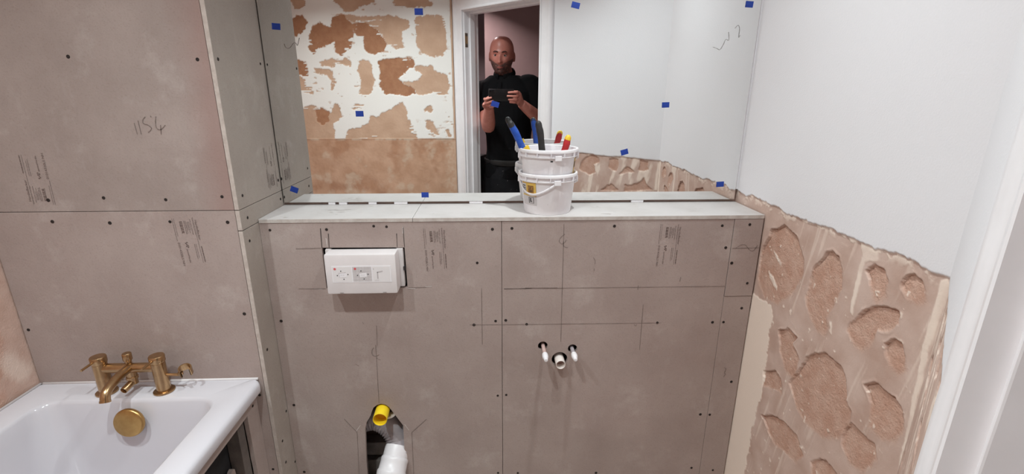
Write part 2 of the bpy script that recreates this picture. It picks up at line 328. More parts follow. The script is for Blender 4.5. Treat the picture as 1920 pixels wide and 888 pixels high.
def field_right(U, V):
    jx, jy = fbm(U*28, V*28, 3)*.03 + fbm(U*150, V*150, 4)*.010, fbm(U*28, V*28, 9)*.03 + fbm(U*150, V*150, 5)*.010
    fine = fbm(U*160, V*160, 21, 3)
    line = DADO + fbm(U*22, V*0+3, 5)*.022 + fbm(U*120, V*0+1, 6)*.006
    white = sstep(-.0015, .0025, V-line)
    g = np.zeros_like(U); cr = np.zeros_like(U); lip = np.zeros_like(U)
    dep = np.zeros_like(U)
    for k, poly in RW.items():
        if k.startswith('c') or k.startswith('s'): continue
        P = np.array(poly); c = P.mean(0); sz = (P.max(0)-P.min(0)).max()*.5
        x0, y0 = P.min(0)-.03; x1, y1 = P.max(0)+.03
        iu = np.where((U[0] > x0) & (U[0] < x1))[0]; iv = np.where((V[:,0] > y0) & (V[:,0] < y1))[0]
        sl = (slice(iv[0], iv[-1]+1), slice(iu[0], iu[-1]+1)) if len(iu) and len(iv) else None
        if sl is None: continue
        u, v = U[sl], V[sl]; d = sdf(u+jx[sl]*.5, v+jy[sl]*.5, poly)
        s_ = np.clip(.5 + .55*((u-c[0])*.45 + (v-c[1])*.85)/sz, 0, 1)             # 1 on the broken upper edge, 0 where the patch thins out below
        wd = .0012 + .009*(1-s_)**2
        g[sl] = np.maximum(g[sl], sstep(-wd, wd, d))
        crack = np.exp(-((d-.0012)/.0016)**2)*sstep(.45,.7,s_)*sstep(.25,.45,vnoise(u*34, v*34, 8))
        dep[sl] = np.maximum(dep[sl], sstep(-wd, wd, d)*.0048*np.clip(s_*1.25, .12, 1) + .0042*crack)
        lip[sl] = np.maximum(lip[sl], np.exp(-((d+.003)/.003)**2)*np.clip(vnoise(u*30, v*30, 18)*2.6-1.2,0,1)*(.35+s_*.65))
    for k, poly in RW.items():
        if k[0] not in 'cs': continue
        s = .0015 if k == 'cream' else .002
        d = sdf(U+jx*(.9 if k=='cream' else .35), V+jy*(.9 if k=='cream' else .35), poly); cr = np.maximum(cr, sstep(-s, s, d)*(1 if k=='cream' else np.clip(.55+.9*vnoise(U*50, V*50, 4), 0, 1)))
    # trowel streaks and flecks of filler left on the stripped plaster
    st = sstep(.10, .24, fbm(U*80+V*14, V*6, 31, 4))*.42*(1-g)*sstep(.35,.7,vnoise(U*8, V*6, 33)); cr = np.maximum(cr, st*(1-white))
    cr = np.maximum(cr, sstep(.255, .29, fbm(U*60, V*60, 41, 3))*(1-white)*.8)
    near = sstep(.03, .0, np.abs(V-line)); cr = np.maximum(cr, near*sstep(.02, .12, fbm(U*70, V*90, 51, 3))*(1-white)*.9)
    smooth = sstep(-.0015,.0015, sdf(U+jx*.9, V+jy*.9, RW['cream']))
    g = g*(1-smooth)
    h = -.004*(1-white) - dep + .0018*lip*(1-g)*(1-white)*(1-smooth) + (1-white)*(1-smooth)*(fine*.0014*(.3+g) + fbm(U*9, V*9, 61)*.0025) + .0012*cr*(1-white)
    return h, white, g, np.clip(np.maximum(cr, smooth), 0, 1)*(1-white)
zs = np.concatenate([frange(0, .3, .012), frange(.3022, 1.212, .0022), [1.22,1.3,1.5,1.75,2.0,2.2,2.4]])
grid_wall('wall_right', frange(-.802, .016, .0022), zs, field_right, lambda u, v, h: (XR-h, u, v), M_DADO, label='right wall, white above and stripped pink plaster with torn oval patches below', kind='structure')
DW = {'q1': [(0.463, 1.129), (0.434, 1.16), (0.386, 1.174), (0.349, 1.16), (0.344, 1.135), (0.382, 1.121), (0.368, 1.081), (0.416, 1.06), (0.48, 1.085)], 'q2': [(0.287, 1.163), (0.262, 1.175), (0.236, 1.168), (0.226, 1.146), (0.234, 1.101), (0.263, 1.103), (0.29, 1.115)], 'q3': [(0.219, 1.083), (0.196, 1.115), (0.175, 1.132), (0.153, 1.129), (0.133, 1.11), (0.167, 1.101), (0.194, 1.093)], 'q4': [(0.109, 1.177), (0.083, 1.172), (0.062, 1.172), (0.056, 1.125), (0.083, 1.115), (0.113, 1.124)], 'q5': [(0.179, 1.033), (0.141, 1.043), (0.11, 1.054), (0.08, 1.084), (0.062, 1.053), (0.034, 1.032), (0.018, 1.027), (0.182, 1.002)], 'q6': [(0.326, 0.988), (0.292, 1.023), (0.263, 1.027), (0.228, 1.011), (0.215, 0.998)], 'streak': [(0.008, 1.163), (-0.001, 1.168), (0.0, 1.127), (0.001, 1.032), (0.016, 1.03), (0.012, 1.116)]}
random.seed(11)
for i in range(16):
    ct, cz, a = random.uniform(.03, .7), random.uniform(.1, .98), random.uniform(.02, .05)
    DW['x%d' % i] = [(ct + a*math.cos(k*.7)*random.uniform(.7,1.2), cz + 1.5*a*math.sin(k*.7)*random.uniform(.7,1.2)) for k in range(9)]
def field_diag(U, V):
    jx, jy = fbm(U*28, V*28, 13)*.02, fbm(U*28, V*28, 19)*.02
    line = DADO - .006 + .018*np.clip(U/.5, 0, 1)*0 + fbm(U*22, V*0+3, 15)*.012
    white = sstep(-.0015, .0025, V-line); g = np.zeros_like(U); cr = np.zeros_like(U)
    for k, poly in DW.items():
        if k == 'streak': continue
        g = np.maximum(g, sstep(-.002, .002, sdf(U+jx, V+jy, poly)))
    cr = sstep(-.003, .003, sdf(U+jx*.4, V+jy*.4, DW['streak']))
    cr = np.maximum(cr, sstep(.05, .2, fbm(U*40+V*9, V*10, 71, 3))*.9*(1-g))
    g = g*(1-white)
    h = -.004*(1-white) - .0036*g + (1-white)*(fbm(U*160, V*160, 22, 3)*.0012 + fbm(U*12, V*12, 62)*.002)
    return h, white, g, cr*(1-white)
def fm_d(u, v, h): return (P1.x + DD.x*u + DN.x*h, P1.y + DD.y*u + DN.y*h, v)
o = grid_wall('wall_diagonal', frange(-.028, .752, .004), np.concatenate([frange(0,.6,.012), frange(.604, 1.204, .004), [1.22,1.5,1.8,2.1,2.4]]), field_diag, fm_d, M_DADO, label='angled wall beside the doorway, white above torn pink plaster', kind='structure')
bm = bmesh.new()
def dbox(bm, t0, t1, o0, o1, z0, z1, bev=0):
    b = bmesh.new(); box(b, t0, t1, o0, o1, z0, z1, bev)
    M4 = Matrix(((DD.x, DN.x, 0, P1.x), (DD.y, DN.y, 0, P1.y), (0,0,1,0), (0,0,0,1))); add(bm, b, M4)
dbox(bm, -.08, .75, -.12, -.016, 0, CEIL); dbox(bm, .752, 1.433, -.12, 0, Z_HEAD+.025, CEIL); dbox(bm, 1.433, 1.62, -.12, 0, 0, CEIL)
mesh_obj('wall_core', bm, M_WHITE, o)

W3 = {'lobe1': [(-1.177, 1.838), (-1.133, 1.906), (-1.087, 1.927), (-1.027, 1.887), (-1.004, 1.961), (-0.939, 1.968), (-0.892, 1.928), (-0.879, 1.84), (-0.916, 1.757), (-0.971, 1.714), (-1.012, 1.742), (-1.013, 1.805), (-1.089, 1.777), (-1.153, 1.735), (-1.179, 1.762)], 'lobe2': [(-0.893, 1.915), (-0.841, 1.933), (-0.784, 1.922), (-0.716, 1.868), (-0.67, 1.793), (-0.695, 1.751), (-0.771, 1.727), (-0.806, 1.75), (-0.836, 1.826), (-0.883, 1.867)], 'up': [(-1.01, 1.972), (-0.88, 1.975), (-0.781, 1.956), (-0.729, 1.97), (-0.679, 1.963), (-0.649, 1.974), (-0.607, 1.957), (-0.564, 1.954), (-0.528, 1.931), (-0.523, 1.897), (-0.576, 1.869), (-0.571, 1.842), (-0.56, 1.779), (-0.62, 1.765), (-0.67, 1.793), (-0.716, 1.868), (-0.784, 1.922), (-0.841, 1.933), (-0.885, 1.928), (-0.939, 1.964)], 'blk': [(-0.491, 1.938), (-0.468, 1.965), (-0.417, 1.972), (-0.358, 1.979), (-0.3, 1.96), (-0.282, 1.926), (-0.29, 1.843), (-0.29, 1.774), (-0.31, 1.72), (-0.385, 1.717), (-0.443, 1.738), (-0.482, 1.787), (-0.481, 1.856)], 'cl': [(-1.249, 1.952), (-1.196, 1.975), (-1.17, 1.933), (-1.186, 1.885), (-1.242, 1.838), (-1.284, 1.851), (-1.336, 1.891), (-1.329, 1.945)], 't1': [(-0.638, 2.136), (-0.351, 2.139), (-0.354, 2.059), (-0.378, 2.019), (-0.472, 2.019), (-0.56, 2.007), (-0.61, 2.024)], 't2': [(-0.995, 2.119), (-0.709, 2.135), (-0.731, 2.04), (-0.804, 2.029), (-0.864, 1.995), (-0.923, 1.982), (-0.949, 2.015), (-0.99, 2.034)], 't3': [(-1.286, 2.103), (-1.166, 2.105), (-1.169, 2.019), (-1.236, 1.999)], 'd1': [(-0.737, 1.687), (-0.698, 1.709), (-0.624, 1.709), (-0.519, 1.717), (-0.506, 1.688), (-0.508, 1.646), (-0.585, 1.61), (-0.617, 1.581), (-0.575, 1.545), (-0.5, 1.523), (-0.502, 1.486), (-0.564, 1.471), (-0.654, 1.479), (-0.715, 1.483), (-0.741, 1.544), (-0.727, 1.616)], 'd2': [(-0.507, 1.667), (-0.447, 1.66), (-0.387, 1.667), (-0.373, 1.632), (-0.284, 1.603), (-0.281, 1.545), (-0.288, 1.479), (-0.41, 1.486), (-0.495, 1.479), (-0.5, 1.523), (-0.575, 1.545), (-0.588, 1.566), (-0.497, 1.567), (-0.474, 1.574), (-0.45, 1.603), (-0.493, 1.639)], 'e': [(-0.87, 1.694), (-0.802, 1.704), (-0.784, 1.659), (-0.781, 1.602), (-0.769, 1.566), (-0.805, 1.486), (-0.837, 1.471), (-0.882, 1.478), (-0.858, 1.573), (-0.883, 1.63), (-0.858, 1.659)], 'f': [(-1.121, 1.693), (-1.068, 1.703), (-0.973, 1.698), (-0.949, 1.715), (-0.907, 1.687), (-0.917, 1.658), (-0.998, 1.665), (-1.029, 1.658), (-1.117, 1.665)], 'g': [(-1.163, 1.643), (-1.046, 1.637), (-1.034, 1.601), (-1.023, 1.565), (-1.052, 1.5), (-1.067, 1.507), (-1.052, 1.572), (-1.093, 1.608), (-1.152, 1.615)], 'h': [(-1.316, 1.713), (-1.245, 1.699), (-1.203, 1.678), (-1.196, 1.615), (-1.206, 1.593), (-1.242, 1.6), (-1.331, 1.6)], 'h2': [(-1.332, 1.593), (-1.236, 1.593), (-1.22, 1.543), (-1.184, 1.529), (-1.185, 1.478), (-1.24, 1.492), (-1.345, 1.492)], 'i': [(-1.356, 1.404), (-1.236, 1.404), (-1.19, 1.412), (-1.132, 1.39), (-1.082, 1.36), (-1.045, 1.427), (-1.016, 1.412), (-1.009, 1.337), (-1.067, 1.285), (-1.07, 1.182), (-1.385, 1.183)], 'j': [(-1.001, 1.182), (-0.979, 1.254), (-0.901, 1.262), (-0.836, 1.3), (-0.825, 1.345), (-0.764, 1.337), (-0.676, 1.39), (-0.597, 1.434), (-0.576, 1.397), (-0.565, 1.322), (-0.536, 1.284), (-0.502, 1.2), (-0.503, 1.181)], 'k': [(-0.949, 1.405), (-0.902, 1.415), (-0.85, 1.412), (-0.874, 1.39), (-0.921, 1.382)], 'l': [(-0.446, 1.397), (-0.414, 1.412), (-0.392, 1.382), (-0.416, 1.367), (-0.452, 1.367)], 'l2': [(-0.45, 1.307), (-0.404, 1.307), (-0.375, 1.246), (-0.353, 1.215), (-0.392, 1.223), (-0.437, 1.261)], 'l3': [(-0.305, 1.246), (-0.281, 1.253), (-0.275, 1.207), (-0.299, 1.199)], 'dado': [(-1.384, 1.194), (-0.228, 1.191)], 'idk': [(-1.178, 1.382), (-1.131, 1.397), (-1.091, 1.352), (-1.103, 1.307), (-1.144, 1.28), (-1.179, 1.307)]}
def field_back(U, V):
    jx, jy = fbm(U*30, V*30, 33)*.03 + fbm(U*110, V*110, 34)*.014, fbm(U*30, V*30, 39)*.03 + fbm(U*110, V*110, 36)*.014
    brown = sstep(.002, -.002, V - (1.191 + fbm(U*25, V*0, 35)*.006)); g = np.zeros_like(U)
    scr = sstep(.0, .25, fbm(U*18, V*150, 45, 3))                               # horizontal trowel drags at some edges
    for k, poly in W3.items():
        if k in ('dado','idk'): continue
        d = sdf(U+jx, V+jy, poly)
        brown = np.maximum(brown, sstep(-.002, .002, d - .03*scr*sstep(.5,.8,vnoise(U*11, V*9, 46))))
        if k in ('lobe1','lobe2','d1','cl','h'): g = np.maximum(g, sstep(-.002, .002, d))
    brown = np.maximum(brown, sstep(.20,.24, fbm(U*26, V*60, 91, 4))*.8*sstep(.45,.65,vnoise(U*5,V*5,92)))   # thin worn spots
    g = np.maximum(g, sstep(-.002,.002, sdf(U+jx, V+jy, W3['idk'])))
    brown = np.maximum(brown, sstep(-.002, .002, U + .2565 + fbm(V*22, U*0, 58)*.006))
    g = np.maximum(g, sstep(.05,.25, fbm(U*9, V*7, 59, 4))*sstep(1.19,1.18,V)*.6)
    low = sstep(.004, -.004, V-1.19)
    cr = low*sstep(.10, .26, fbm(U*14, V*14, 47, 4))*.5 + low*sstep(.95,.75,V)*sstep(.02,.2,fbm(U*22,V*22,57,4))*.4 + low*sstep(.012, .0, np.abs(V-1.185))*sstep(.0,.1, fbm(U*14, V*3, 48))*.9
    cr = cr + low*sstep(-.34, -.29, U)*.6*vnoise(U*80, V*80, 49)
    cr = cr + (1-low)*brown*(1-g)*.25
    h = -.003*brown - .002*g + .003*low*sstep(.006, 0, np.abs(V-1.188)) + brown*(fbm(U*120, V*120, 52, 3)*.002 + low*fbm(U*10, V*10, 53)*.006)
    return h, 1-brown, g, np.clip(cr, 0, 1)
o = grid_wall('wall_back', frange(XW, -.244, .0045), np.concatenate([frange(0,.7,.05), frange(.72, 2.06, .0045), [2.1,2.2,2.4]]), field_back, lambda u, v, h: (u, YBACK+h, v), M_PATCHY, label='back wall of patchy brown and white plaster seen in the mirror', kind='structure')
bm = bmesh.new(); box(bm, -1.45, -.247, -1.97, -1.862, 0, CEIL); mesh_obj('wall_core', bm, M_HALL, o)
def field_left(U, V):
    cr = sstep(.05, .2, fbm(U*12+V*5, V*9, 81, 4)); g = sstep(0, .05, fbm(U*7, V*7, 83))
    return fbm(U*12, V*12, 84)*.006 + fbm(U*120, V*120, 85, 3)*.002, np.zeros_like(U), .35+.65*g, cr*.5
grid_wall('wall_left', frange(YBACK, YF+.03, .012), np.concatenate([frange(0,.6,.1), frange(.62,1.5,.012), [1.7,2.0,2.4]]), field_left, lambda u, v, h: (XW+h-.003, u, v), M_DADO, label='left wall of bare brown plaster above the bath', kind='structure')

# hall behind the doorway
bm = bmesh.new(); box(bm, -.048, 2.0, -3.1, -3.0, 0, CEIL); mesh_obj('wall_hall_back', bm, M_HALL, label='dim pink hall wall behind the man', kind='structure')
bm = bmesh.new(); box(bm, -1.9, -.048, -3.75, -3.65, 0, CEIL); mesh_obj('wall_hall_far', bm, M_HALLD, label='dark recessed hall wall left of the man', kind='structure')
bm = bmesh.new(); box(bm, 1.9, 2.0, -3.0, .15, 0, CEIL); mesh_obj('wall_hall_right', bm, M_HALL, label='hall side wall out of sight', kind='structure')
bm = bmesh.new(); box(bm, -1.9, -1.8, -3.65, -1.9, 0, CEIL); mesh_obj('wall_hall_left', bm, M_HALL, label='hall end wall out of sight', kind='structure')
bm = bmesh.new(); box(bm, -.7, -.052, -3.40, -3.30, .66, .70, .006); box(bm, -.7, -.052, -3.42, -3.28, .80, .83, .006); box(bm, -.7, -.052, -3.39, -3.31, .70, .80); box(bm, -.07,-.052,-3.4,-3.3,0,.66)
mesh_obj('trim_1', bm, M_WHITE, label='white ledge across the hall recess left of the man', kind='structure')
bm = bmesh.new(); box(bm, -.7, -.072, -3.42, -3.38, 0, .655); mesh_obj('trim_2', bm, M_DARK, label='dark sheet painting the shade in the opening under the white hall ledge', kind='structure')  # near-black sheet in place of a shaded opening

# ---------------------------------------------------------------- door lining, architrave, stop
door = empty('door_1', T((T_OR+T_OL)/2, 0, 0), 'white door lining and moulded architrave of the doorway, door taken off', 'door frame', kind='structure')
bm = bmesh.new(); dbox(bm, .752, T_OR, -.125, -.004, 0, Z_HEAD+.02, .0015); mesh_obj('lining', bm, M_GLOSSW, door)
bm = bmesh.new(); dbox(bm, T_OL, 1.432, -.125, -.004, 0, Z_HEAD+.02, .0015); mesh_obj('lining', bm, M_GLOSSW, door)
bm = bmesh.new(); dbox(bm, T_OR+.0005, T_OL-.0005, -.125, -.004, Z_HEAD, Z_HEAD+.024, .0015); mesh_obj('head_lining', bm, M_GLOSSW, door)
for a, b in ((T_OR, T_OR+.012), (T_OL-.012, T_OL)):
    bm = bmesh.new(); dbox(bm, a, b, -.085, -.045, 0, Z_HEAD-.012, .002); mesh_obj('door_stop', bm, M_GLOSSW, door)
bm = bmesh.new(); dbox(bm, T_OR, T_OL, -.085, -.045, Z_HEAD-.012, Z_HEAD, .002); mesh_obj('door_stop', bm, M_GLOSSW, door)
PROF = [(0,-.004), (0,.0118), (.002,.0132), (.007,.0136), (.012,.0122), (.015,.0098), (.045,.0100), (.060,.012), (.065,.015), (.073,.0166), (.081,.0156), (.086,.0125), (.087,.0)]   # (from inner edge, thickness)
def arch(name, kind):
    bm = bmesh.new(); A = []; Bv = []
    for w_, th in PROF:
        if kind == 'R': a, b = T(.770-w_, th, 0), T(.770-w_, th, Z_HEAD+.007+w_)
        elif kind == 'L': a, b = T(1.415+w_, th, 0), T(1.415+w_, th, Z_HEAD+.007+w_)
        else: a, b = T(.770-w_, th, Z_HEAD+.007+w_), T(1.415+w_, th, Z_HEAD+.007+w_)
        A.append(bm.verts.new(a)); Bv.append(bm.verts.new(b))
    n = len(PROF)
    for i in range(n): j = (i+1) % n; bm.faces.new((A[i], A[j], Bv[j], Bv[i]))
    bm.faces.new(A[::-1]); bm.faces.new(Bv)
    mesh_obj(name, bm, M_GLOSSW, door, True, 25)
arch('architrave', 'R'); arch('architrave', 'L'); arch('head_architrave', 'H')
bm = bmesh.new(); dbox(bm, T_OL-.0015, T_OL+.0005, -.030, -.0075, 1.775, 1.86, .0005)
hb = mesh_obj('hinge_recess', bm, mat('bare_timber_recess', srgb(168,120,70), srgb(128,108,88), rough=.6, scale=60), door); hb['label'] = 'bare hinge recess with wood showing'
bm = bmesh.new()
for zz in (1.785, 1.85): dbox(bm, T_OL-.0022, T_OL-.0012, -.029, -.0085, zz-.008, zz+.008)
mesh_obj('hinge_plate_end', bm, mat('old_hinge_metal', srgb(120,112,104), rough=.4, metal=.6), hb)
q = T(T_OR, -.0155, 1.045)
for dz in (0,):
    bm = bmesh.new(); lathe(bm, [(0,.0002),(.0022,.0002),(.0025,-.0001),(.0028,.0004),(.0032,.0004),(.0034,0)], 28, T(T_OR, -.0225, 1.3164), DD); mesh_obj('filled_latch_hole', bm, M_GLOSSW, door, True)

# ---------------------------------------------------------------- board fixings and marks
SCREW_ME = None
def screw_mesh():
    global SCREW_ME
    bm = bmesh.new(); lathe(bm, [(0,.0004),(.0016,.0004),(.0026,.0011),(.0042,.0006),(.0046,0)], 12)
    me = bpy.data.meshes.new('screw'); bm.to_mesh(me); bm.free(); me.materials.append(M_SCREW); SCREW_ME = me
screw_mesh()
def screw(p, nrm, parent):
    o = bpy.data.objects.new('screw', SCREW_ME); COL.objects.link(o)
    o.parent = parent; o.matrix_parent_inverse = MATS.get(parent.name, Matrix.Identity(4)).inverted() if parent.name in MATS else Matrix.Identity(4)
    q = Vector((0,0,1)).rotation_difference(Vector(nrm)); sc = random.uniform(.85, 1.1)
    o.matrix_basis = Matrix.Translation(Vector(p)) @ q.to_matrix().to_4x4() @ Matrix.Diagonal((sc, sc, 1, 1))
def strokes(name, lines, pmap, r, mat_, parent, wob=.0):
    """pencil strokes: flat ribbons laid on a face; lines of (u,v); pmap(u,v,d)"""
    bm = bmesh.new()
    for ln in lines:
        P = [Vector((a, b)) for a, b in ln]
        if len(P) > 2: P = [Vector((p.x, p.y)) for p in smooth_path([(a, b, 0) for a, b in ln], 5)]
        else:
            n = max(2, int((P[1]-P[0]).length/.02)); P = [P[0].lerp(P[1], k/n) for k in range(n+1)]
        L_, R_ = [], []
        for i, p in enumerate(P):
            t = (P[min(i+1, len(P)-1)] - P[max(i-1, 0)]); t = t.normalized() if t.length > 0 else Vector((1,0))
            nn = Vector((-t.y, t.x)); rr = r*random.uniform(.55, 1.15); ww = Vector((random.uniform(-wob,wob), random.uniform(-wob,wob)))
            L_.append(bm.verts.new(pmap(p.x+nn.x*rr+ww.x, p.y+nn.y*rr+ww.y, .0007))); R_.append(bm.verts.new(pmap(p.x-nn.x*rr+ww.x, p.y-nn.y*rr+ww.y, .0007)))
        for i in range(len(P)-1): bm.faces.new((L_[i], L_[i+1], R_[i+1], R_[i]))
    return mesh_obj(name, bm, mat_, parent)
def print_block(u0, v0, du, dv, pmap3, parent):
    """maker's print on a board: u0,v0 start; du,dv unit vectors of reading direction (down the column) and of letter tops, in (u,v); pmap3(u,v) -> Vector; returns parts"""
    S = lambda s, c: (u0 + du[0]*s - dv[0]*c, v0 + du[1]*s - dv[1]*c)
    X = (pmap3(*S(1, 0)) - pmap3(*S(0, 0))).normalized(); Yv = (pmap3(*S(0, -1)) - pmap3(*S(0, 0))).normalized(); Z = X.cross(Yv)
    def text(body, s, c, size, width):
        cu = bpy.data.curves.new('printed_text', 'FONT'); cu.body = body; cu.size = size
        o = bpy.data.objects.new('printed_text', cu); COL.objects.link(o); cu.materials.append(M_INK)
        bpy.context.view_layer.update(); wdt = max(o.dimensions.x, 1e-4)
        p = pmap3(*S(s, c)) + Z*.0006; k = width/wdt
        o.parent = parent
        o.matrix_basis = Matrix(((X.x*k, Yv.x, Z.x, p.x), (X.y*k, Yv.y, Z.y, p.y), (X.z*k, Yv.z, Z.z, p.z), (0,0,0,1)))
    text('HardieBacker', .008, .0075, .0085, .056); text('01014320LS NH', .068, .0655, .0085, .066); text('JamesHardie', .088, .0465, .006, .040)
    bm = bmesh.new(); rnd = random.Random(3)
    def bar(s0, s1, c, th):
        s = s0
        while s < s1:
            e = min(s1, s + rnd.uniform(.004, .012))
            bm.faces.new([bm.verts.new(pmap3(*S(a, b)) + Z*.0005) for a, b in ((s, c), (e, c), (e, c+th), (s, c+th))]); s = e + rnd.uniform(.0005, .0014)
    bar(0, .13, .0105, .0009); bar(.002, .05, .0125, .0007); bar(.082, .128, .004, .0026); bar(.005, .05, .0185, .0012)
    bar(.012, .036, .0225, .0009); bar(.012, .044, .0255, .0011); bar(.014, .035, .0285, .0008); bar(.009, .044, .0315, .0013); bar(.009, .046, .035, .0013)
    bar(.075, .115, .018, .0009); bar(.075, .118, .022, .0011); bar(.001, .051, .060, .0009); bar(.001, .064, .0645, .0011)
    for s in (.010, .0145, .019, .0225, .027, .031, .036, .040):                # bold logo lettering, worn to blocks
        bar(s, s+rnd.uniform(.0022,.0034), .040+rnd.uniform(0,.001), rnd.uniform(.005,.008))
    bar(.010, .044, .0465, .0012)
    for s, c in ((.068,.0395),(.070,.043),(.074,.041),(.077,.0385),(.079,.0425),(.0815,.0385)): bar(s, s+.0032, c, .0036)
    mesh_obj('printed_lines', bm, M_INK, parent)

# ---------------------------------------------------------------- boarded wall at the bath end, with its return to the mirror
lw = empty('wall_front_left', (-1.0, YF+.1, 0), 'projecting wall of grey cement boards at the tap end of the bath', kind='structure')
TH = .0117
bm = bmesh.new(); box(bm, XW-.1, XL-TH-.002, YF+.0125, YM, 0, CEIL); mesh_obj('stud_core', bm, M_DARK, lw)
def board(parent, m_, *b, bev=.0008):
    bm = bmesh.new(); box(bm, *b, bev=bev); return mesh_obj('cement_board', bm, m_, parent)
fl_up = board(lw, M_BOARD_STAIN, XW, XL-TH-.0012, YF, YF+.012, 1.1962, CEIL)
fl_lo = board(lw, M_BOARD, XW, XL-TH-.0012, YF, YF+.012, 0, 1.1946)
rt_up = board(lw, M_BOARD_PALE, XL-TH, XL, YF-.0002, YM-.001, 1.1962, CEIL)
rt_mid = board(lw, M_BOARD_PALE, XL-TH, XL, YF-.0002, YM-.001, 1.1392, 1.1946)
rt_lo = board(lw, M_BOARD_PALE, XL-TH, XL, YF-.0002, YB+.012, 0, 1.1372)
bm = bmesh.new()
for z0, z1 in ((1.1972, CEIL), (1.1402, 1.1936), (0, 1.1362)): box(bm, XL-TH+.0004, XL-.0006, YF-.0006, YF-.0001, z0, z1)
e = mesh_obj('cut_edge', bm, M_BOARDEDGE, lw); e['label'] = 'pale cut edge of the return boards'
FL = [(-1.017,1.579),(-.714,1.574),(-1.157,1.227),(-1.016,1.232),(-.859,1.226),(-.713,1.233),(-1.162,1.169),(-1.016,1.164),(-.86,1.166),(-.71,1.163),(-.708,.893),(-1.31,.855),(-.705,.625),(-.703,.352)]
for x, z in FL: screw((x, YF-.0001, z), (0,-1,0), fl_up if z > 1.195 else fl_lo)
RTS = [(-.252,1.576),(-.242,1.23),(-.234,1.166),(-.023,1.577),(-.013,1.231),(-.015,1.171),(-.243,1.102),(-.244,.763),(-.189,.507),(-.242,.435),(-.242,.353),(-.183,.302)]
for y, z in RTS: screw((XL+.0001, y, z), (1,0,0), rt_up if z > 1.195 else rt_mid if z > 1.138 else rt_lo)
pm_fl = lambda u, v, d=0: Vector((u, YF-d, v)); pm_rt = lambda u, v, d=0: Vector((XL+d, u, v)); pm_bx = lambda u, v, d=0: Vector((u, YB-d, v))
h = strokes('pencil_number', [[(-.886,1.429),(-.8855,1.412),(-.885,1.395)], [(-.8965,1.423),(-.8945,1.395)], [(-.866,1.438),(-.872,1.433),(-.875,1.426),(-.873,1.421),(-.864,1.418),(-.857,1.411),(-.86,1.405),(-.867,1.4)], [(-.84,1.439),(-.843,1.429),(-.845,1.416),(-.842,1.408),(-.834,1.407),(-.821,1.418)], [(-.833,1.418),(-.836,1.394)], [(-.853,1.441),(-.852,1.437)]], pm_fl, .0011, M_PENCIL, fl_up)
h['label'] = 'pencilled number 154'
print_block(-1.207, 1.216, (.03,1), (-1,.03), pm_fl, fl_up)
print_block(-.789, 1.179, (.05,-1), (1,.05), pm_fl, fl_lo)
print_block(-.088, 1.212, (.0,1), (-1,0), pm_rt, rt_up)
strokes('pencil_mark', [[(-.735,.30),(-.700,.30)]], pm_fl, .0008, M_PENCIL, fl_lo)

# ---------------------------------------------------------------- boxing in front of the mirror wall
bx = empty('wall_boxing', (0, YB+.08, 0), 'low boxed-in wall of grey cement boards for cistern and basin pipes', kind='structure')
WC = [(-.440,.12),(-.437,.30),(-.431,.42),(-.424,.447),(-.408,.474),(-.402,.492),(-.396,.504),(-.385,.513),(-.371,.518),(-.357,.514),(-.346,.505),(-.337,.489),(-.304,.431),(-.306,.33),(-.308,.12)]
CI = [(-.503,.9285),(-.2595,.9285),(-.2605,1.0565),(-.503,1.0585)]
fm_bx = lambda u, v, d: (u, YB+d, v)
zt = ZS-.0122
bm = bmesh.new(); slab(bm, [(XL+.0008,0),(.0275,0),(.0275,zt),(XL+.0008,zt)], [WC, CI], fm_bx, 0, .012); b1 = mesh_obj('cement_board', bm, M_BOARD, bx)
bm = bmesh.new(); slab(bm, [(.0291,0),(.7300,0),(.7300,zt),(.0291,zt)], [circ(.159,.719,.0158), circ(.2555,.707,.0152), circ(.2145,.6695,.0258)], fm_bx, 0, .012); b2 = mesh_obj('cement_board', bm, M_BOARD, bx)
b3 = board(bx, M_BOARD, .7318, XR-.0012, YB-.0012, YB+.011, .8826, zt); b4 = board(bx, M_BOARD, .7313, XR-.001, YB, YB+.012, 0, .8812)
for x, z in [(-.645,1.114),(-.483,1.114),(-.346,1.123),(-.309,1.121),(.001,1.11),(.059,1.112),(.366,1.116),(.695,1.114),(.779,1.117),(-.046,1.005),(.008,.81),(.04,.812),(-.06,.798),(.013,.538),(.041,.54),(-.652,.823),(-.652,.521),(-.651,.254),(.012,.225),(.106,.797),(.525,.794),(.705,.792),(.741,.792),(.715,1.044),(.74,.994),(.799,.926),(.794,.84),(.797,.57),(.706,.444),(.739,.442),(.7,.221),(.779,.208),(.358,.212),(.081,.222)]:
    if abs(x-.779) < .001 and z > 1: par, yy = b3, YB-.0013
    elif x > .7305: par, yy = (b3, YB-.0013) if z > .882 else (b4, YB-.0001)
    else: par, yy = (b1 if x < .028 else b2), YB-.0001
    screw((x, yy, z), (0,-1,0), par)
L1_ = [[(-.074,.7985),(.0265,.797)], [(-.034,.922),(-.035,.729)], [(-.363,.802),(-.3665,.732)], [(-.372,.69),(-.377,.521)], [(-.496,.463),(-.458,.409)], [(-.458,.409),(-.469,.20)], [(-.225,.454),(-.277,.403)], [(-.277,.403),(-.281,.19)], [(-.578,1.056),(-.505,1.057)], [(-.586,.929),(-.505,.928)], [(-.257,.927),(-.202,.928)], [(-.378,.725),(-.384,.715),(-.384,.70),(-.375,.694),(-.362,.70)], [(-.371,.735),(-.371,.690),(-.360,.681)], [(-.39,.757),(-.389,.755)], [(-.405,.815),(-.402,.808)], [(-.43,.66),(-.44,.668)]]
h = strokes('pencil_lines', L1_, pm_bx, .0008, M_PENCIL, b1); h['label'] = 'pencil setting-out lines and centre mark'
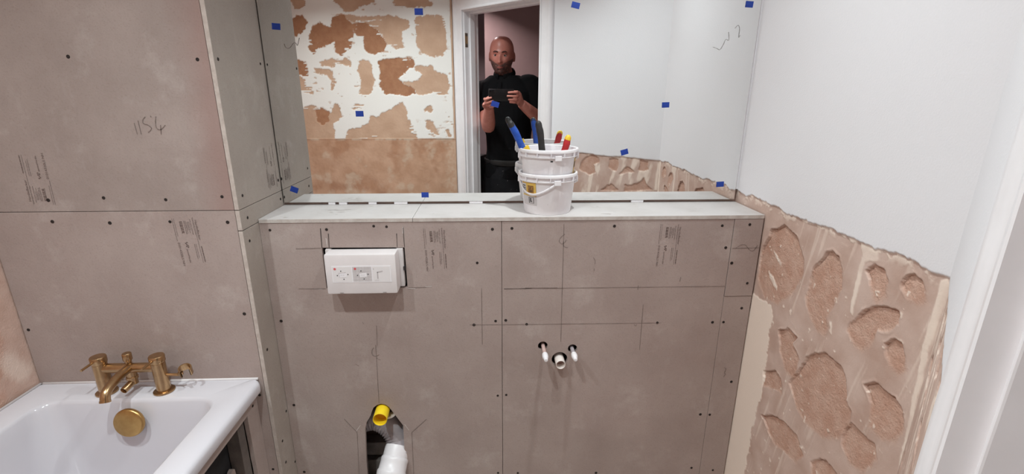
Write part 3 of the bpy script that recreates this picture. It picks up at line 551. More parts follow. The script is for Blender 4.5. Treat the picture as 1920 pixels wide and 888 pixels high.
L2_ = [[(.214,1.125),(.2165,.733)], [(.035,.919),(.7285,.9165)], [(.030,.797),(.538,.7935)], [(.474,.859),(.475,.698)], [(.217,1.092),(.208,1.085),(.201,1.072),(.209,1.062),(.219,1.068),(.222,1.076)], [(.214,1.07),(.215,1.055),(.228,1.05)], [(.307,1.018),(.313,1.008),(.313,.995)], [(.311,.982),(.312,.974)], [(.453,.925),(.4525,.91)], [(.45,.79),(.455,.784),(.459,.79)], [(.585,.95),(.583,.935)], [(.10,.921),(.20,.9197)], [(.035,.919),(.12,.9188)]]
h = strokes('pencil_lines', L2_, pm_bx, .0008, M_PENCIL, b2); h['label'] = 'pencil setting-out cross for the basin'
strokes('pencil_lines', [[(.735,1.042),(.818,1.043)], [(.745,1.042),(.76,1.052),(.775,1.052),(.79,1.036),(.803,1.034),(.812,1.05)]], lambda u, v, d: Vector((u, YB-.0012-d, v)), .0008, M_PENCIL, b3)
strokes('pencil_lines', [[(.765,.625),(.772,.62),(.768,.605),(.773,.6),(.767,.59)]], pm_bx, .0008, M_PENCIL, b4)
CUT = [[(-.500,1.118),(-.502,1.059)], [(-.479,1.102),(-.481,1.059)], [(-.281,1.10),(-.282,1.058)], [(-.261,1.118),(-.2605,1.058)]]
h = strokes('saw_cut', CUT, pm_bx, .0009, M_SCREW, b1); h['label'] = 'overrun saw cuts round the cistern hole'
h = strokes('scuff', [[(-.487,1.088),(-.487,1.062)], [(-.262,1.12),(-.263,1.10)], [(-.258,.9255),(-.236,.924)], [(-.54,.9285),(-.515,.927)], [(-.445,.437),(-.462,.412)], [(-.299,.436),(-.286,.412)], [(-.206,.93),(-.186,.931)]], pm_bx, .0012, M_CHALK, b1); h['label'] = 'white chalky scuffs'
print_block(-.137, 1.117, (.025,-1), (1,.025), pm_bx, b1)
print_block(.572, 1.120, (-.03,-1), (1,-.03), pm_bx, b2)
bm = bmesh.new(); box(bm, XL+.001, -.2322, YB-.0015, YM-.001, ZS-.0118, ZS, .001); s1 = mesh_obj('shelf_board', bm, M_SHELF, bx)
bm = bmesh.new(); box(bm, -.2312, XR-.001, YB-.0015, YM-.001, ZS-.0118, ZS, .001); s2 = mesh_obj('shelf_board', bm, M_SHELF, bx)
for s, a, b in ((s1, XL+.002, -.2326), (s2, -.2308, XR-.002)):
    s['label'] = 'pale primed board along the shelf top'
    bm = bmesh.new(); box(bm, a, b, YB-.0021, YB-.0014, ZS-.0114, ZS-.0012); mesh_obj('shelf_edge', bm, M_SHELFEDGE, s)
for s, ls in ((s1, [[(-.51,-.075),(-.49,-.07),(-.47,-.075),(-.44,-.065)], [(-.47,-.1),(-.45,-.098)]]), (s2, [[(.61,-.13),(.63,-.128)], [(.33,-.15),(.36,-.152)]])):
    strokes('grey_smear', ls, lambda u, v, d: Vector((u, v, ZS+d)), .0016, M_CHALK, s)
bm = bmesh.new()
box(bm, -.50, -.40, -.045, .0, .20, .255, .004); box(bm, -.50, -.40, -.06, .0, .12, .19, .004)
mesh_obj('timber_bearer', bm, mat('grey_block', srgb(150,140,136), srgb(120,112,108), rough=.8, scale=20, bump=.3), bx)
bm = bmesh.new(); box(bm, XL+.001, XR-.002, YB+.07, YM-.002, .52, .53); box(bm, -.60,-.585, YB+.02, YM-.002, 0, .9); box(bm, -.19,-.175, YB+.02, YM-.002, 0, .9); mesh_obj('void_shade_sheet', bm, M_DARK, bx)  # added near-black panels that block and darken the hollow boxing

# ---------------------------------------------------------------- mirror, packers, tape
mr = empty('wall_mirror', (.07, 0, 1.156), 'large frameless wall mirror standing behind the shelf', 'mirror')
bm = bmesh.new(); box(bm, -.6702, .8137, .0, .011, 1.156, 2.32)
for f in bm.faces: f.material_index = 0 if f.calc_center_median().y < .001 else 1
mesh_obj('mirror_glass', bm, [M_MIRROR, M_MEDGE], mr)
pm_m = lambda u, v, d: Vector((u, -.0004-d, v))
for ln in ([(-.607,1.634),(-.604,1.624),(-.593,1.623),(-.58,1.636),(-.573,1.636),(-.569,1.630),(-.561,1.651)], [(.682,1.632),(.694,1.628),(.705,1.625),(.714,1.641),(.719,1.654),(.728,1.651),(.728,1.66),(.725,1.675)], [(.743,1.685),(.752,1.694),(.758,1.683),(.758,1.66),(.762,1.666)]):
    h = strokes('pencil_squiggle', [ln], pm_m, .0007, M_PENCIL if ln[0][0] < 0 else M_PENCIL2, mr); h['label'] = 'faint pencil squiggle on the glass'
TAPES = [(-.624,1.681,-4,'blue tape square at the upper left of the mirror, beside the squiggle'), (-.208,1.724,0,'blue tape square at the top of the mirror left of the door frame'), (.254,1.745,-12,'tilted blue tape square at the mirror top just right of the door frame'), (.778,1.752,-3,'blue tape square at the upper right edge of the mirror'),
 (-.405,1.434,0,'blue tape square over the patchy plaster at mid height of the mirror'), (.0135,1.463,-16,'blue tape square on the mirror over the phone in the reflection'), (.551,1.461,2,'blue tape square on the mirror over the reflected white wall corner'), (.43,1.314,16,'tilted blue tape square on the mirror above the reflected torn plaster'),
 (.759,1.207,3,'blue tape square near the lower right corner of the mirror'), (-.633,1.198,-22,'tilted blue tape square near the lower left corner of the mirror'), (-.217,1.178,0,'blue tape square on the bottom edge of the mirror left of the buckets')]
for x, z, a, lab in TAPES:
    bm = bmesh.new(); sx, sz = random.uniform(.0225,.0245), random.uniform(.0165,.0180)
    nx, ny = 6, 4; V = [[bm.verts.new((-sx/2+sx*i/nx, -.0006-.0010*((i/nx-.5)**2)*4*random.uniform(.3,1), -sz/2+sz*j/ny)) for j in range(ny+1)] for i in range(nx+1)]
    for i in range(nx):
        for j in range(ny): bm.faces.new((V[i][j], V[i+1][j], V[i+1][j+1], V[i][j+1]))
    r = bmesh.ops.extrude_face_region(bm, geom=bm.faces[:]); bmesh.ops.translate(bm, vec=(0,.0004,0), verts=[g for g in r['geom'] if isinstance(g, bmesh.types.BMVert)])
    o = mesh_obj('masking_tape', bm, M_TAPE, label=lab, cat='tape', group='blue tape squares on the mirror')
    o.location = (x, 0, z); o.rotation_euler = (0, -math.radians(a), 0)
PK = [(-.531,-.509,'white plastic packer under the mirror, nearest its left end'), (-.497,-.471,'second white packer from the left under the mirror'), (-.402,-.376,'lone white packer under the mirror left of the tape at its bottom edge'), (-.319,-.276,'widest white packer under the mirror below the blue tape'), (-.074,-.03,'white packer under the mirror just left of the buckets'), (.465,.506,'whitish packer under the mirror right of the buckets')]
for a, b, lab in PK:
    bm = bmesh.new(); box(bm, a, b, .0015, .0105, ZS+.0002, 1.1558, .0008)
    for k in range(3): box(bm, a+(b-a)*(k+.6)/4, a+(b-a)*(k+1)/4, .0008, .0015, ZS+.001, 1.1548)
    mesh_obj('packer', bm, M_PLASTW, label=lab, cat='packer', group='packers under the mirror')

# ---------------------------------------------------------------- two nested buckets with tools
BC = Vector((.172, -.0945, 0))
def bucket(z0, lab, smudge):
    root = empty('plastic_bucket', (BC.x, BC.y, z0), lab, 'bucket', 'nested white buckets on the shelf')
    H = .122; rb, rt = .0715, .0845
    f = lambda h: rb + (rt-rb)*h/H
    prof = [(0,.003),(rb-.006,.003),(rb-.005,0),(rb-.001,0),(rb,.002),(f(.098),.098),(f(.098)+.0055,.0985),(f(.1)+.006,.101),(f(.1)+.001,.1025),(f(.112),.112),(f(.112)+.0065,.1125),(f(.115)+.007,.117),(f(.12)+.005,.1215),(f(.12)+.001,H),(f(.118)-.0012,.120),(f(.11)-.0018,.11),(rb-.002,.006),(0,.006)]
    bm = bmesh.new(); lathe(bm, prof, 56, (BC.x, BC.y, z0)); mesh_obj('pail', bm, smudge, root, True, 35)
    bm = bmesh.new()
    for k in range(14):                                                          # ribs and tear tabs under the rim
        a = 2*PI*k/14+.2; r = f(.105)+.0045
        M4 = Matrix.Translation((BC.x+r*math.cos(a), BC.y+r*math.sin(a), z0+.106)) @ Matrix.Rotation(a, 4, 'Z'); obox(bm, M4, .009, .002, .012)
    tag(mesh_obj('rim_ribs', bm, M_PLASTW, root), kind='stuff')
    for a, wd in ((-PI/2+.22, .02), (PI*.97, .026), (-.06, .026)):
        r = f(.1)+.005; bm = bmesh.new(); M4 = Matrix.Translation((BC.x+r*math.cos(a), BC.y+r*math.sin(a), z0+.099)) @ Matrix.Rotation(a, 4, 'Z'); obox(bm, M4, .008, wd, .015, .0015); mesh_obj('rim_tab', bm, M_PLASTW, root)
    # carrying handle hanging down over the front
    pts = []
    for k in range(33):
        t = PI + PI*k/32; r = f(.10)+.012
        sag = math.sin(PI*k/32)
        pts.append((BC.x + r*math.cos(t)*1.0, BC.y + r*math.sin(t)*1.0 - .002*sag, z0+.100 - .0*sag))
    for s in (-1, 1):
        bm = bmesh.new(); lathe(bm, [(0,.006),(.007,.006),(.009,.003),(.009,0)], 16, (BC.x + s*f(.1), BC.y, z0+.094), (s,0,0)); mesh_obj('handle_lug', bm, M_PLASTW, root, True, 40)
    return root, f
def smudged(name):
    return mat(name, srgb(238,234,236), srgb(232,227,230), rough=.38, scale=14, lo=.5, hi=.62, c3=srgb(120,106,108), c3scale=46, c3lo=.70, c3hi=.76)
Z1, Z2 = ZS+.0003, ZS+.0715
lowb, f = bucket(Z1, 'lower white plastic bucket with a label, standing on the shelf', smudged('bucket_plastic_smudged'))
upb, _ = bucket(Z2, 'upper white plastic bucket nested in the other, holding hand tools', smudged('bucket_plastic_spotted'))
def bucket_handle(root, z0, zlo):
    """flat plastic bail: from the left lug down across the front left and up to the front tab"""
    pts = []
    for k in range(25):
        t = PI*1.0 + (PI*.56)*k/24; s = math.sin(PI*k/24); zz = z0+.096-zlo*s; r = f(zz-z0)+.0028+.003*(1-abs(2*k/24-1))
        pts.append((BC.x + r*math.cos(t), BC.y + r*math.sin(t), zz))
    bm = bmesh.new(); tube(bm, pts, [(.0042,.0018)]*len(pts), 8, upv=(0,0,1)); mesh_obj('bail_handle', bm, M_PLASTW, root, True, 50)
bucket_handle(lowb, Z1, .034)
def patch(root, name, z0, a0, a1, h0, h1, m_, d=.0006):
    bm = bmesh.new(); lathe(bm, [(f(h0)+d, h0), (f(h1)+d, h1)], 14, (BC.x, BC.y, z0), a0=math.radians(a0), a1=math.radians(a1)); return mesh_obj(name, bm, m_, root, True)
lb = patch(lowb, 'label', Z1, 196, 239, .028, .097, M_LGREY); lb['label'] = 'grey and yellow paper label'
for a in (M_YELLOW,): pass
M_LYEL = mat('label_yellow', srgb(232,196,96), srgb(222,178,84), rough=.5, scale=60)
M_LBRN = mat('label_photo_print', srgb(176,124,52), srgb(70,56,44), rough=.5, scale=120)
patch(lowb, 'label_panel', Z1, 197, 238.5, .056, .0965, M_LYEL, .0009); patch(lowb, 'label_panel', Z1, 196.5, 212, .060, .092, M_LGREY, .0012); patch(lowb, 'label_picture', Z1, 217, 233, .066, .088, M_LBRN, .0013)
for a0, a1, h0, h1 in ((199,210,.084,.087),(199,210,.078,.080),(199,208,.072,.0745),(199,210,.066,.068)): patch(lowb, 'printed_line', Z1, a0, a1, h0, h1, M_BLACKP, .0015)
for a0, a1, h0, h1 in ((218,220,.034,.052),(231,232.2,.034,.052),(218,232,.034,.0348),(218,232,.0512,.052),(222,225,.040,.050),(222,227,.038,.041)): patch(lowb, 'printed_mark', Z1, a0, a1, h0, h1, M_BLACKP, .0010)
patch(upb, 'label', Z2, -24, 28, .048, .094, M_LYEL); patch(upb, 'printed_mark', Z2, -22, -12, .066, .084, M_BLACKP, .001)
for a0, a1, h0, h1 in ((268,273,.088,.092),): patch(upb, 'printed_mark', Z2, a0, a1, h0, h1, M_BLACKP, .0006)
M_TBLUE = mat('blue_tool_grip', srgb(34,84,178), srgb(24,66,154), rough=.45, scale=60, c3=srgb(150,160,176), c3scale=70, c3lo=.66, c3hi=.74)
M_TBLK = mat('black_tool_grip', srgb(32,30,32), srgb(46,43,43), rough=.5, scale=60)
M_TRED = mat('red_tool_grip', srgb(186,36,40), srgb(160,30,36), rough=.4, scale=60)
M_TYEL = mat('yellow_tool_grip', srgb(240,200,50), srgb(228,184,44), rough=.4, scale=60)
M_STEEL = mat('tool_steel', srgb(150,148,150), srgb(120,118,120), rough=.35, metal=1, scale=40)
def hand_tool(lab, tip, rim, foot, front, back, rear_y, cap, yel=False):
    root = empty('hand_tool', foot, lab, 'tool', 'tools in the upper bucket')
    tip, rim, foot = Vector(tip), Vector(rim), Vector(foot); ax = (tip-foot).normalized()
    mid = tip.lerp(foot, .55)
    path = smooth_path([tip, tip.lerp(mid, .12), tip.lerp(mid, .35) + Vector((.0015,-.001,0)), tip.lerp(mid, .7), mid], 5)
    n = len(path); prof = lerp_list([.0062,.0092,.0108,.0096,.0102,.0085], n)
    for nm, m_, dy, sc in (('grip', front, -.0018, 1), ('grip_back', back, .0032, .93)):
        bm = bmesh.new(); tube(bm, [p+Vector((0,dy,0)) for p in path], [(r*sc, r*.62*sc) for r in prof], 14, upv=(1,0,0)); mesh_obj(nm, bm, m_, root, True, 60)
    bm = bmesh.new(); tube(bm, [path[0]+ax*.0052, path[0]+ax*.002, path[2], path[5]], [(.0035,.003),(.0072,.006),(.0096,.0078),(.0102,.0082)], 14, upv=(1,0,0)); mesh_obj('grip_end', bm, cap, root, True, 60)
    bm = bmesh.new(); tube(bm, [mid, mid.lerp(foot, .5), foot], [(.0055,.004),(.005,.0035),(.0028,.0022)], 12, upv=(1,0,0)); mesh_obj('steel_shank', bm, M_STEEL, root, True, 60)
    if yel:
        bm = bmesh.new(); tube(bm, [rim-ax*.001, rim-ax*.016], [(.0108,.0085),(.0105,.008)], 14, upv=(1,0,0)); mesh_obj('collar', bm, M_TYEL, root, True, 60)
ZB = Z2+.0066
hand_tool('blue handled tool with a black end leaning left in the upper bucket', (.056,-.112,1.414), (.100,-.108,1.345), (.150,-.098,ZB), M_TBLUE, M_TBLK, 0, M_TBLK, True)
hand_tool('upright tool in the bucket with black front and blue back', (.1405,-.092,1.413), (.153,-.09,1.338), (.170,-.086,ZB), M_TBLK, M_TBLUE, 0, M_TBLK)
hand_tool('short red tool handle with a yellow end leaning right in the bucket', (.2325,-.088,1.371), (.213,-.088,1.33), (.188,-.088,ZB), M_TRED, M_TRED, 0, M_TYEL)

# ---------------------------------------------------------------- cistern guard box with fitting diagrams
cg = empty('cistern_guard', (-.379, YB, .932), 'white plastic guard box of the concealed cistern with three fitting pictures', 'cistern box')
bm = bmesh.new(); box(bm, -.4815, -.2785, YB-.055, YB+.03,   .9325, 1.0545, .006); mesh_obj('guard_box', bm, M_GUARD, cg, True, 40)
bm = bmesh.new(); box(bm, -.4925, -.2655, YB-.007, YB+.07, .9345, 1.0545, .003); mesh_obj('inner_frame', bm, mat('guard_frame_plastic', srgb(212,205,204), srgb(205,198,197), rough=.4, scale=20), cg, True, 40)
bm = bmesh.new(); box(bm, -.2665, -.2615, YB-.009, YB+.004, .987, .999); mesh_obj('clip', bm, M_BLACKP, cg)
def dec(name, x0, x1, z0, z1, m_, d, rot=0):
    bm = bmesh.new(); box(bm, -(x1-x0)/2, (x1-x0)/2, -d, 0, -(z1-z0)/2, (z1-z0)/2, 0)
    for v in bm.verts: v.co = Matrix.Rotation(rot, 3, 'Y') @ v.co + Vector(((x0+x1)/2, YB-.0551, (z0+z1)/2))
    return mesh_obj(name, bm, m_, cg)
l0 = dec('label', -.4625,-.2935,.9695,1.0205, M_PLASTW, .0006); l0['label'] = 'paper label with three fitting pictures'
for x0, x1, m_ in ((-.460,-.4065,M_LPALE), (-.403,-.3495,M_LGREY), (-.346,-.297,M_LPALE)): dec('picture', x0, x1, .9725, 1.0175, m_, .0009)
for i in range(5): dec('picture_line', -.403,-.3495, .978+.0085*i, .9784+.0085*i, mat('tile_line%d' % i, srgb(184,176,177)) if i == 0 else bpy.data.materials['tile_line0'], .0011)
for i in range(5): dec('picture_line', -.395+.009*i, -.3946+.009*i, .9725, 1.0175, bpy.data.materials['tile_line0'], .0011)
for cx in (-.4325, -.375):
    bm = bmesh.new(); lathe(bm, [(0,.0013),(.0035,.0013),(.0037,0)], 16, (cx-.0205, YB-.0551, 1.0115), (0,-1,0)); mesh_obj('red_mark', bm, M_RED, cg)
    dec('picture_plate', cx-.0105, cx+.0105, .987, 1.0005, M_BLACKP if 0 else bpy.data.materials['tile_line0'], .0012, -.1); dec('picture_plate', cx-.0092, cx+.0115, .986, .9985, M_PLASTW, .0014, -.1)
    for k in range(3): dec('picture_line', cx-.005+.004*k, cx-.004+.004*k, .991, .994, bpy.data.materials['tile_line0'], .0016)
    for dx, dz in ((-.015,-.001),(.0155,.002),(-.004,.0125),(.003,-.0125)): dec('arrow_mark', cx+dx-.0013, cx+dx+.0013, .9925+dz-.0016, .9925+dz+.0016, M_BLACKP, .0013, .5)
dec('picture_pipe', -.334,-.3305,.980,1.001, bpy.data.materials['tile_line0'], .0012); dec('picture_pipe', -.334,-.317,1.0005,1.0035, bpy.data.materials['tile_line0'], .0012, -.2); dec('picture_line', -.3415,-.329,.9755,.9765, bpy.data.materials['tile_line0'], .0012); dec('arrow_mark', -.3445,-.3415,1.010,1.0108, M_BLACKP, .0012, .8)
for x in (-.44, -.316): dec('slot', x-.005, x+.005, .9365, .9372, M_BLACKP, .0005)

# ---------------------------------------------------------------- pipes
def hollow(bm, p0, p1, r, wall, seg=24):
    ax = Vector(p1)-Vector(p0); L_ = ax.length
    lathe(bm, [(r,0),(r,L_-.001),(r-.0006,L_),(r-wall+.0006,L_),(r-wall,L_-.001),(r-wall,.0),(r,0)], seg, p0, ax)
for x, z, ln, lab in ((.1605,.7165,.085,'pink supply pipe with white cap left of the basin waste'), (.2545,.7055,.068,'grey supply pipe with white cap right of the basin waste')):
    root = empty('supply_pipe', (x, YB, z), lab, 'pipe', 'capped basin supply pipes')
    bm = bmesh.new(); tube(bm, [(x, YM-.002, z), (x, YB-ln+.02, z)], .0062, 16); mesh_obj('pipe', bm, M_COPPER if x < .2 else M_GREYP, root, True, 50)
    bm = bmesh.new(); lathe(bm, [(.0065,0),(.0088,.002),(.0097,.010),(.0095,.020),(.0085,.024),(.0072,.0255),(.0068,.034),(.005,.0385),(0,.0395)], 24, (x, YB-ln+.0395, z), (0,-1,0)); c = mesh_obj('pipe_cap', bm, M_PLASTW, root, True, 40); c['label'] = 'white push-fit cap'
root = empty('basin_waste_pipe', (.2145, YB, .6665), 'short open ivory waste pipe between the two capped supply pipes', 'pipe')
bm = bmesh.new(); hollow(bm, (.2145, YB+.15, .6655), (.2145, YB-.028, .6655), .0155, .0022); mesh_obj('pipe', bm, M_PLASTT, root, True, 40)
bm = bmesh.new(); tube(bm, [(.2145, YB-.002, .6655), (.2145, YB-.003, .6655)], .013, 20); mesh_obj('pipe_plug', bm, mat('pink_pipe_inside', srgb(150,118,110), rough=.6), root)
root = empty('flush_pipe', (-.368, YB, .488), 'yellow capped flush pipe poking out above the soil pipe', 'pipe')
bm = bmesh.new(); hollow(bm, (-.3695, YB+.02, .4885), (-.3675, YB-.043, .4885), .0228, .0016, 32); mesh_obj('sleeve', bm, M_YELLOW, root, True, 40)
bm = bmesh.new(); tube(bm, [(-.3685, YB-.012, .4885), (-.3685, YB-.011, .4885)], .0214, 24); mesh_obj('sleeve_end', bm, mat('amber_sleeve_inside', srgb(222,160,20), rough=.5), root)
bm = bmesh.new(); hollow(bm, (-.358, YB+.038, .482), (-.358, YB+.0125, .482), .034, .008, 32); mesh_obj('pipe_collar', bm, M_PLASTT, root, True, 40)
root = empty('soil_pipe', (-.36, YB, .0), 'white soil pipe on a grey ribbed bend inside the toilet opening', 'pipe')
path = [(-.425+.105*math.cos(t), -.088-.052*max(0, 1-t/1.4), .30+.105*math.sin(t)) for t in [PI*1.08-(PI*1.06)*k/60 for k in range(61)]]
path = [(-.53,-.085,.16)] + path
bm = bmesh.new(); n = len(path); tube(bm, path, [.047 + .0026*(1 if i % 2 else -1) for i in range(n)], 28); mesh_obj('ribbed_bend', bm, M_GREYP, root, True, 80)
q0, q1 = Vector((-.334,-.146,.324)), Vector((-.364,-.270,.205)); dq = (q1-q0).normalized(); Lq = (q1-q0).length
bm = bmesh.new(); lathe(bm, [(.030,0),(.0415,0),(.0425,.012),(.0425,.036),(.0455,.040),(.0465,.046),(.0455,.052),(.0462,.078),(.0488,.082),(.0495,.088),(.0485,.094),(.0485,Lq),(.0455,Lq),(.0455,Lq-.06),(0,Lq-.06)], 36, q0, dq); mesh_obj('socket', bm, M_PLASTW, root, True, 35)

# ---------------------------------------------------------------- bath, panel, filler tap
ZB_ = .6814
def rrect(x0, x1, y0, y1, r, z, n=8):
    out = []
    for cx, cy, a in ((x1-r,y1-r,0),(x0+r,y1-r,PI/2),(x0+r,y0+r,PI),(x1-r,y0+r,1.5*PI)):
        for k in range(n+1): t = a + PI/2*k/n; out.append((cx+r*math.cos(t), cy+r*math.sin(t), z))
    return out
bath = empty('bathtub', (-1.0, -1.05, 0), 'white acrylic bathtub with a wide flat rim along the left wall', 'bathtub')
ox0, ox1, oy0, oy1 = XW+.004, -.689, -1.838, YF-.0012; ix0, ix1, iy0, iy1 = -1.240, -.770, -1.73, -.362
loops = [rrect(ox0, ox1-.002, oy0, oy1, .02, ZB_-.034), rrect(ox0, ox1, oy0, oy1, .022, ZB_-.030), rrect(ox0, ox1, oy0, oy1, .022, ZB_-.012), rrect(ox0, ox1-.0035, oy0, oy1, .022, ZB_-.0035), rrect(ox0, ox1-.012, oy0, oy1, .02, ZB_),
  rrect(ix0-.009, ix1+.009, iy0-.009, iy1+.009, .06, ZB_), rrect(ix0-.003, ix1+.003, iy0-.003, iy1+.003, .056, ZB_-.003), rrect(ix0, ix1, iy0, iy1, .055, ZB_-.011), rrect(ix0+.006, ix1-.006, iy0+.01, iy1-.008, .06, ZB_-.045), rrect(ix0+.022, ix1-.022, iy0+.09, iy1-.03, .085, ZB_-.18), rrect(ix0+.04, ix1-.04, iy0+.2, iy1-.055, .10, ZB_-.32), rrect(ix0+.065, ix1-.065, iy0+.27, iy1-.085, .10, ZB_-.385), rrect(ix0+.11, ix1-.11, iy0+.33, iy1-.14, .09, ZB_-.405)]
bm = bmesh.new(); RR = [[bm.verts.new(p) for p in l] for l in loops]
for A, B in zip(RR, RR[1:]):
    n = len(A)
    for i in range(n): j = (i+1) % n; bm.faces.new((A[i], A[j], B[j], B[i]))
bm.faces.new(RR[-1])
mesh_obj('tub', bm, M_ACRYL, bath, True, 50)
bm = bmesh.new(); nv = Vector((0,-1,.16)).normalized(); oc = Vector((-.998,-.378,.629))
lathe(bm, [(.014,-.004),(.014,.006),(.030,.0065),(.0375,.008),(.0402,.012),(.0405,.017),(.0388,.0208),(.0362,.0222),(0,.0228)], 40, oc, nv); ov = mesh_obj('overflow_cover', bm, M_BRASS2, bath, True, 40); ov['label'] = 'round brushed brass overflow cover'
bm = bmesh.new(); tube(bm, [(XW+.01, YF-.002, ZB_+.001), (-.70, YF-.002, ZB_+.001)], .004, 8); tube(bm, [(XW+.004, YF-.004, ZB_+.001), (XW+.004, -1.83, ZB_+.001)], .004, 8); mesh_obj('sealant_bead', bm, mat('white_sealant', srgb(222,216,216), rough=.5), bath, True)

bp_ = empty('bath_surround', (-.72, -1.0, 0), 'grey board bath panel with a hole cut through under the rim', 'panel')
bm = bmesh.new(); fmp = lambda u, v, d: (-.7150-d, u, v)
jag = [(-.333,.598)]; zz = .598
for k in range(26): jag.append((-.333-.0018*(random.random()), .598-(k+1)*.0175))
jag += [(-1.2,.12),(-1.2,.598)]
slab(bm, [(-1.83,0),(YF-.0012,0),(YF-.0012,.6465),(-1.83,.6465)], [jag], fmp, 0, .012); pb = mesh_obj('cement_board', bm, M_BOARD, bp_)
bm = bmesh.new(); box(bm, -.764, -.7275, -.372, -.338, 0, .632, .001); box(bm, -.760, -.7275, -1.82, -.373, .61, .638); mesh_obj('timber_batten', bm, M_TIMBER, bp_)
bm = bmesh.new(); box(bm, -.7690, -.7665, -1.82, YF-.003, 0, .632); mesh_obj('void_shade_sheet', bm, M_DARK, bp_)  # added near-black sheet: painted shade of the void under the bath
screw((-.7149, -.298, .607), (1,0,0), pb)
bm = bmesh.new(); slab(bm, [(-.385,0),(-.378,.38),(-.384,.458),(-.39,.464),(-.40,.462),(-.43,.44),(-.47,.40),(-.50,.3),(-.52,0)], [], lambda u, v, d: (-.748-d, u, v), 0, .012)
mesh_obj('board_offcut', bm, [M_BOARD], label='pointed cement board offcut standing in the dark hole under the bath', cat='offcut')

tap = empty('bath_tap', (-1.017, -.32, ZB_), 'brushed bronze bath filler tap on the rim with hand shower holder', 'tap')
TY = -.322
for x in (-1.097, -.939):
    bm = bmesh.new(); lathe(bm, [(0,.0002),(.0255,.0002),(.0268,.0015),(.0265,.0045),(.0235,.0062),(.0175,.0066),(.0175,.092),(.0168,.0925),(.0168,.0945),(.0188,.0950),(.0195,.0965),(.0195,.1125),(.0182,.1142),(0,.1148)], 36, (x, TY, ZB_)); pl = mesh_obj('pillar', bm, M_BRASS, tap, True, 40)
    bm = bmesh.new(); tube(bm, [(x-.002, TY-.012, ZB_+.105), (x-.0035, TY-.055, ZB_+.1035)], .0032, 12); mesh_obj('lever', bm, M_BRASS, pl, True, 50)
bm = bmesh.new(); tube(bm, [(-1.09, TY, .7585), (-.946, TY, .7585)], .0135, 24); mesh_obj('bridge', bm, M_BRASS, tap, True, 50)
sp = smooth_path([(-1.017, TY-.006, .7605), (-1.0165, TY-.04, .7585), (-1.0155, TY-.075, .7525), (-1.0145, TY-.098, .7425), (-1.0135, TY-.106, .727)], 8)
bm = bmesh.new(); tube(bm, sp, .0118, 24, cap=False); lathe(bm, [(.0118,0),(.0128,.0),(.0128,.005),(.0098,.0052),(.0098,.0),(.0098,-.01),(0,-.012)], 24, sp[-1], sp[-1]-sp[-2]); mesh_obj('spout', bm, M_BRASS, tap, True, 50)
bm = bmesh.new(); lathe(bm, [(.008,0),(.008,.014),(.0105,.0145),(.0112,.016),(.0112,.034),(.010,.0355),(0,.036)], 28, (-1.021, TY+.004, .7665)); mesh_obj('diverter_knob', bm, M_BRASS, tap, True, 40)
bm = bmesh.new(); lathe(bm, [(.0125,0),(.0125,.022),(.0145,.0225),(.0145,.03),(.0115,.031),(.0115,.046),(0,.048)], 28, (-1.021, TY+.004, .7525), (0,0,-1)); hollow(bm, (-1.021, TY+.004, .7135), (-1.0245, TY-.032, .7055), .0092, .0018, 20); mesh_obj('hose_outlet', bm, M_BRASS, tap, True, 40)
bm = bmesh.new(); lathe(bm, [(0,0),(.0074,0)], 16, (-1.0238, TY-.0245, .7072), (0,-1,-.2)); mesh_obj('outlet_bore', bm, M_DARK, tap)  # dark disc painting the shade inside the bore
bm = bmesh.new(); tube(bm, [(-.924, TY, .7335), (-.882, TY, .7335)], .0042, 14); ar = mesh_obj('holder_arm', bm, M_BRASS, tap, True, 50)
bm = bmesh.new(); ax = Vector((.15,-.35,.92)); lathe(bm, [(.0165,-.012),(.0165,.012),(.0135,.012),(.0135,-.012),(.0165,-.012)], 24, (-.866, TY-.003, .7475), ax, a0=math.radians(-20), a1=math.radians(255))
tube(bm, [(-.884, TY, .7335), (-.884, TY, .741)], .007, 12)
h = mesh_obj('shower_cradle', bm, M_BRASS, ar, True, 40)

# ---------------------------------------------------------------- phone held in front of the man
PH = lambda r, u, f: CAM + RT*r + UP*u + FW*f
PM = Matrix.Identity(4)
for i in range(3): PM[i][0] = RT[i]; PM[i][1] = UP[i]; PM[i][2] = FW[i]
pc = PH(.067, -.0255, -.0135)
ph = empty('smartphone', pc, 'black smartphone held sideways in both hands of the man', 'phone')
bm = bmesh.new(); obox(bm, Matrix.Translation(pc) @ PM, .158, .075, .008, .003); mesh_obj('case', bm, mat('phone_black', srgb(24,23,26), rough=.25), ph, True, 40)
bm = bmesh.new()
obox(bm, Matrix.Translation(PH(.010, .0, -.0091)) @ PM, .040, .020, .0016, .0006); mesh_obj('camera_bump', bm, mat('phone_bump', srgb(32,31,34), rough=.3), ph)
for r in (.0, .016):
    bm = bmesh.new(); lathe(bm, [(0,.0004),(.0045,.0004),(.0052,.001),(.0062,.001),(.0064,0)], 20, PH(r, .0, -.0083), FW); mesh_obj('lens', bm, mat('lens_glass%d' % int(r*1000), srgb(12,12,18), rough=.08), ph, True, 40)

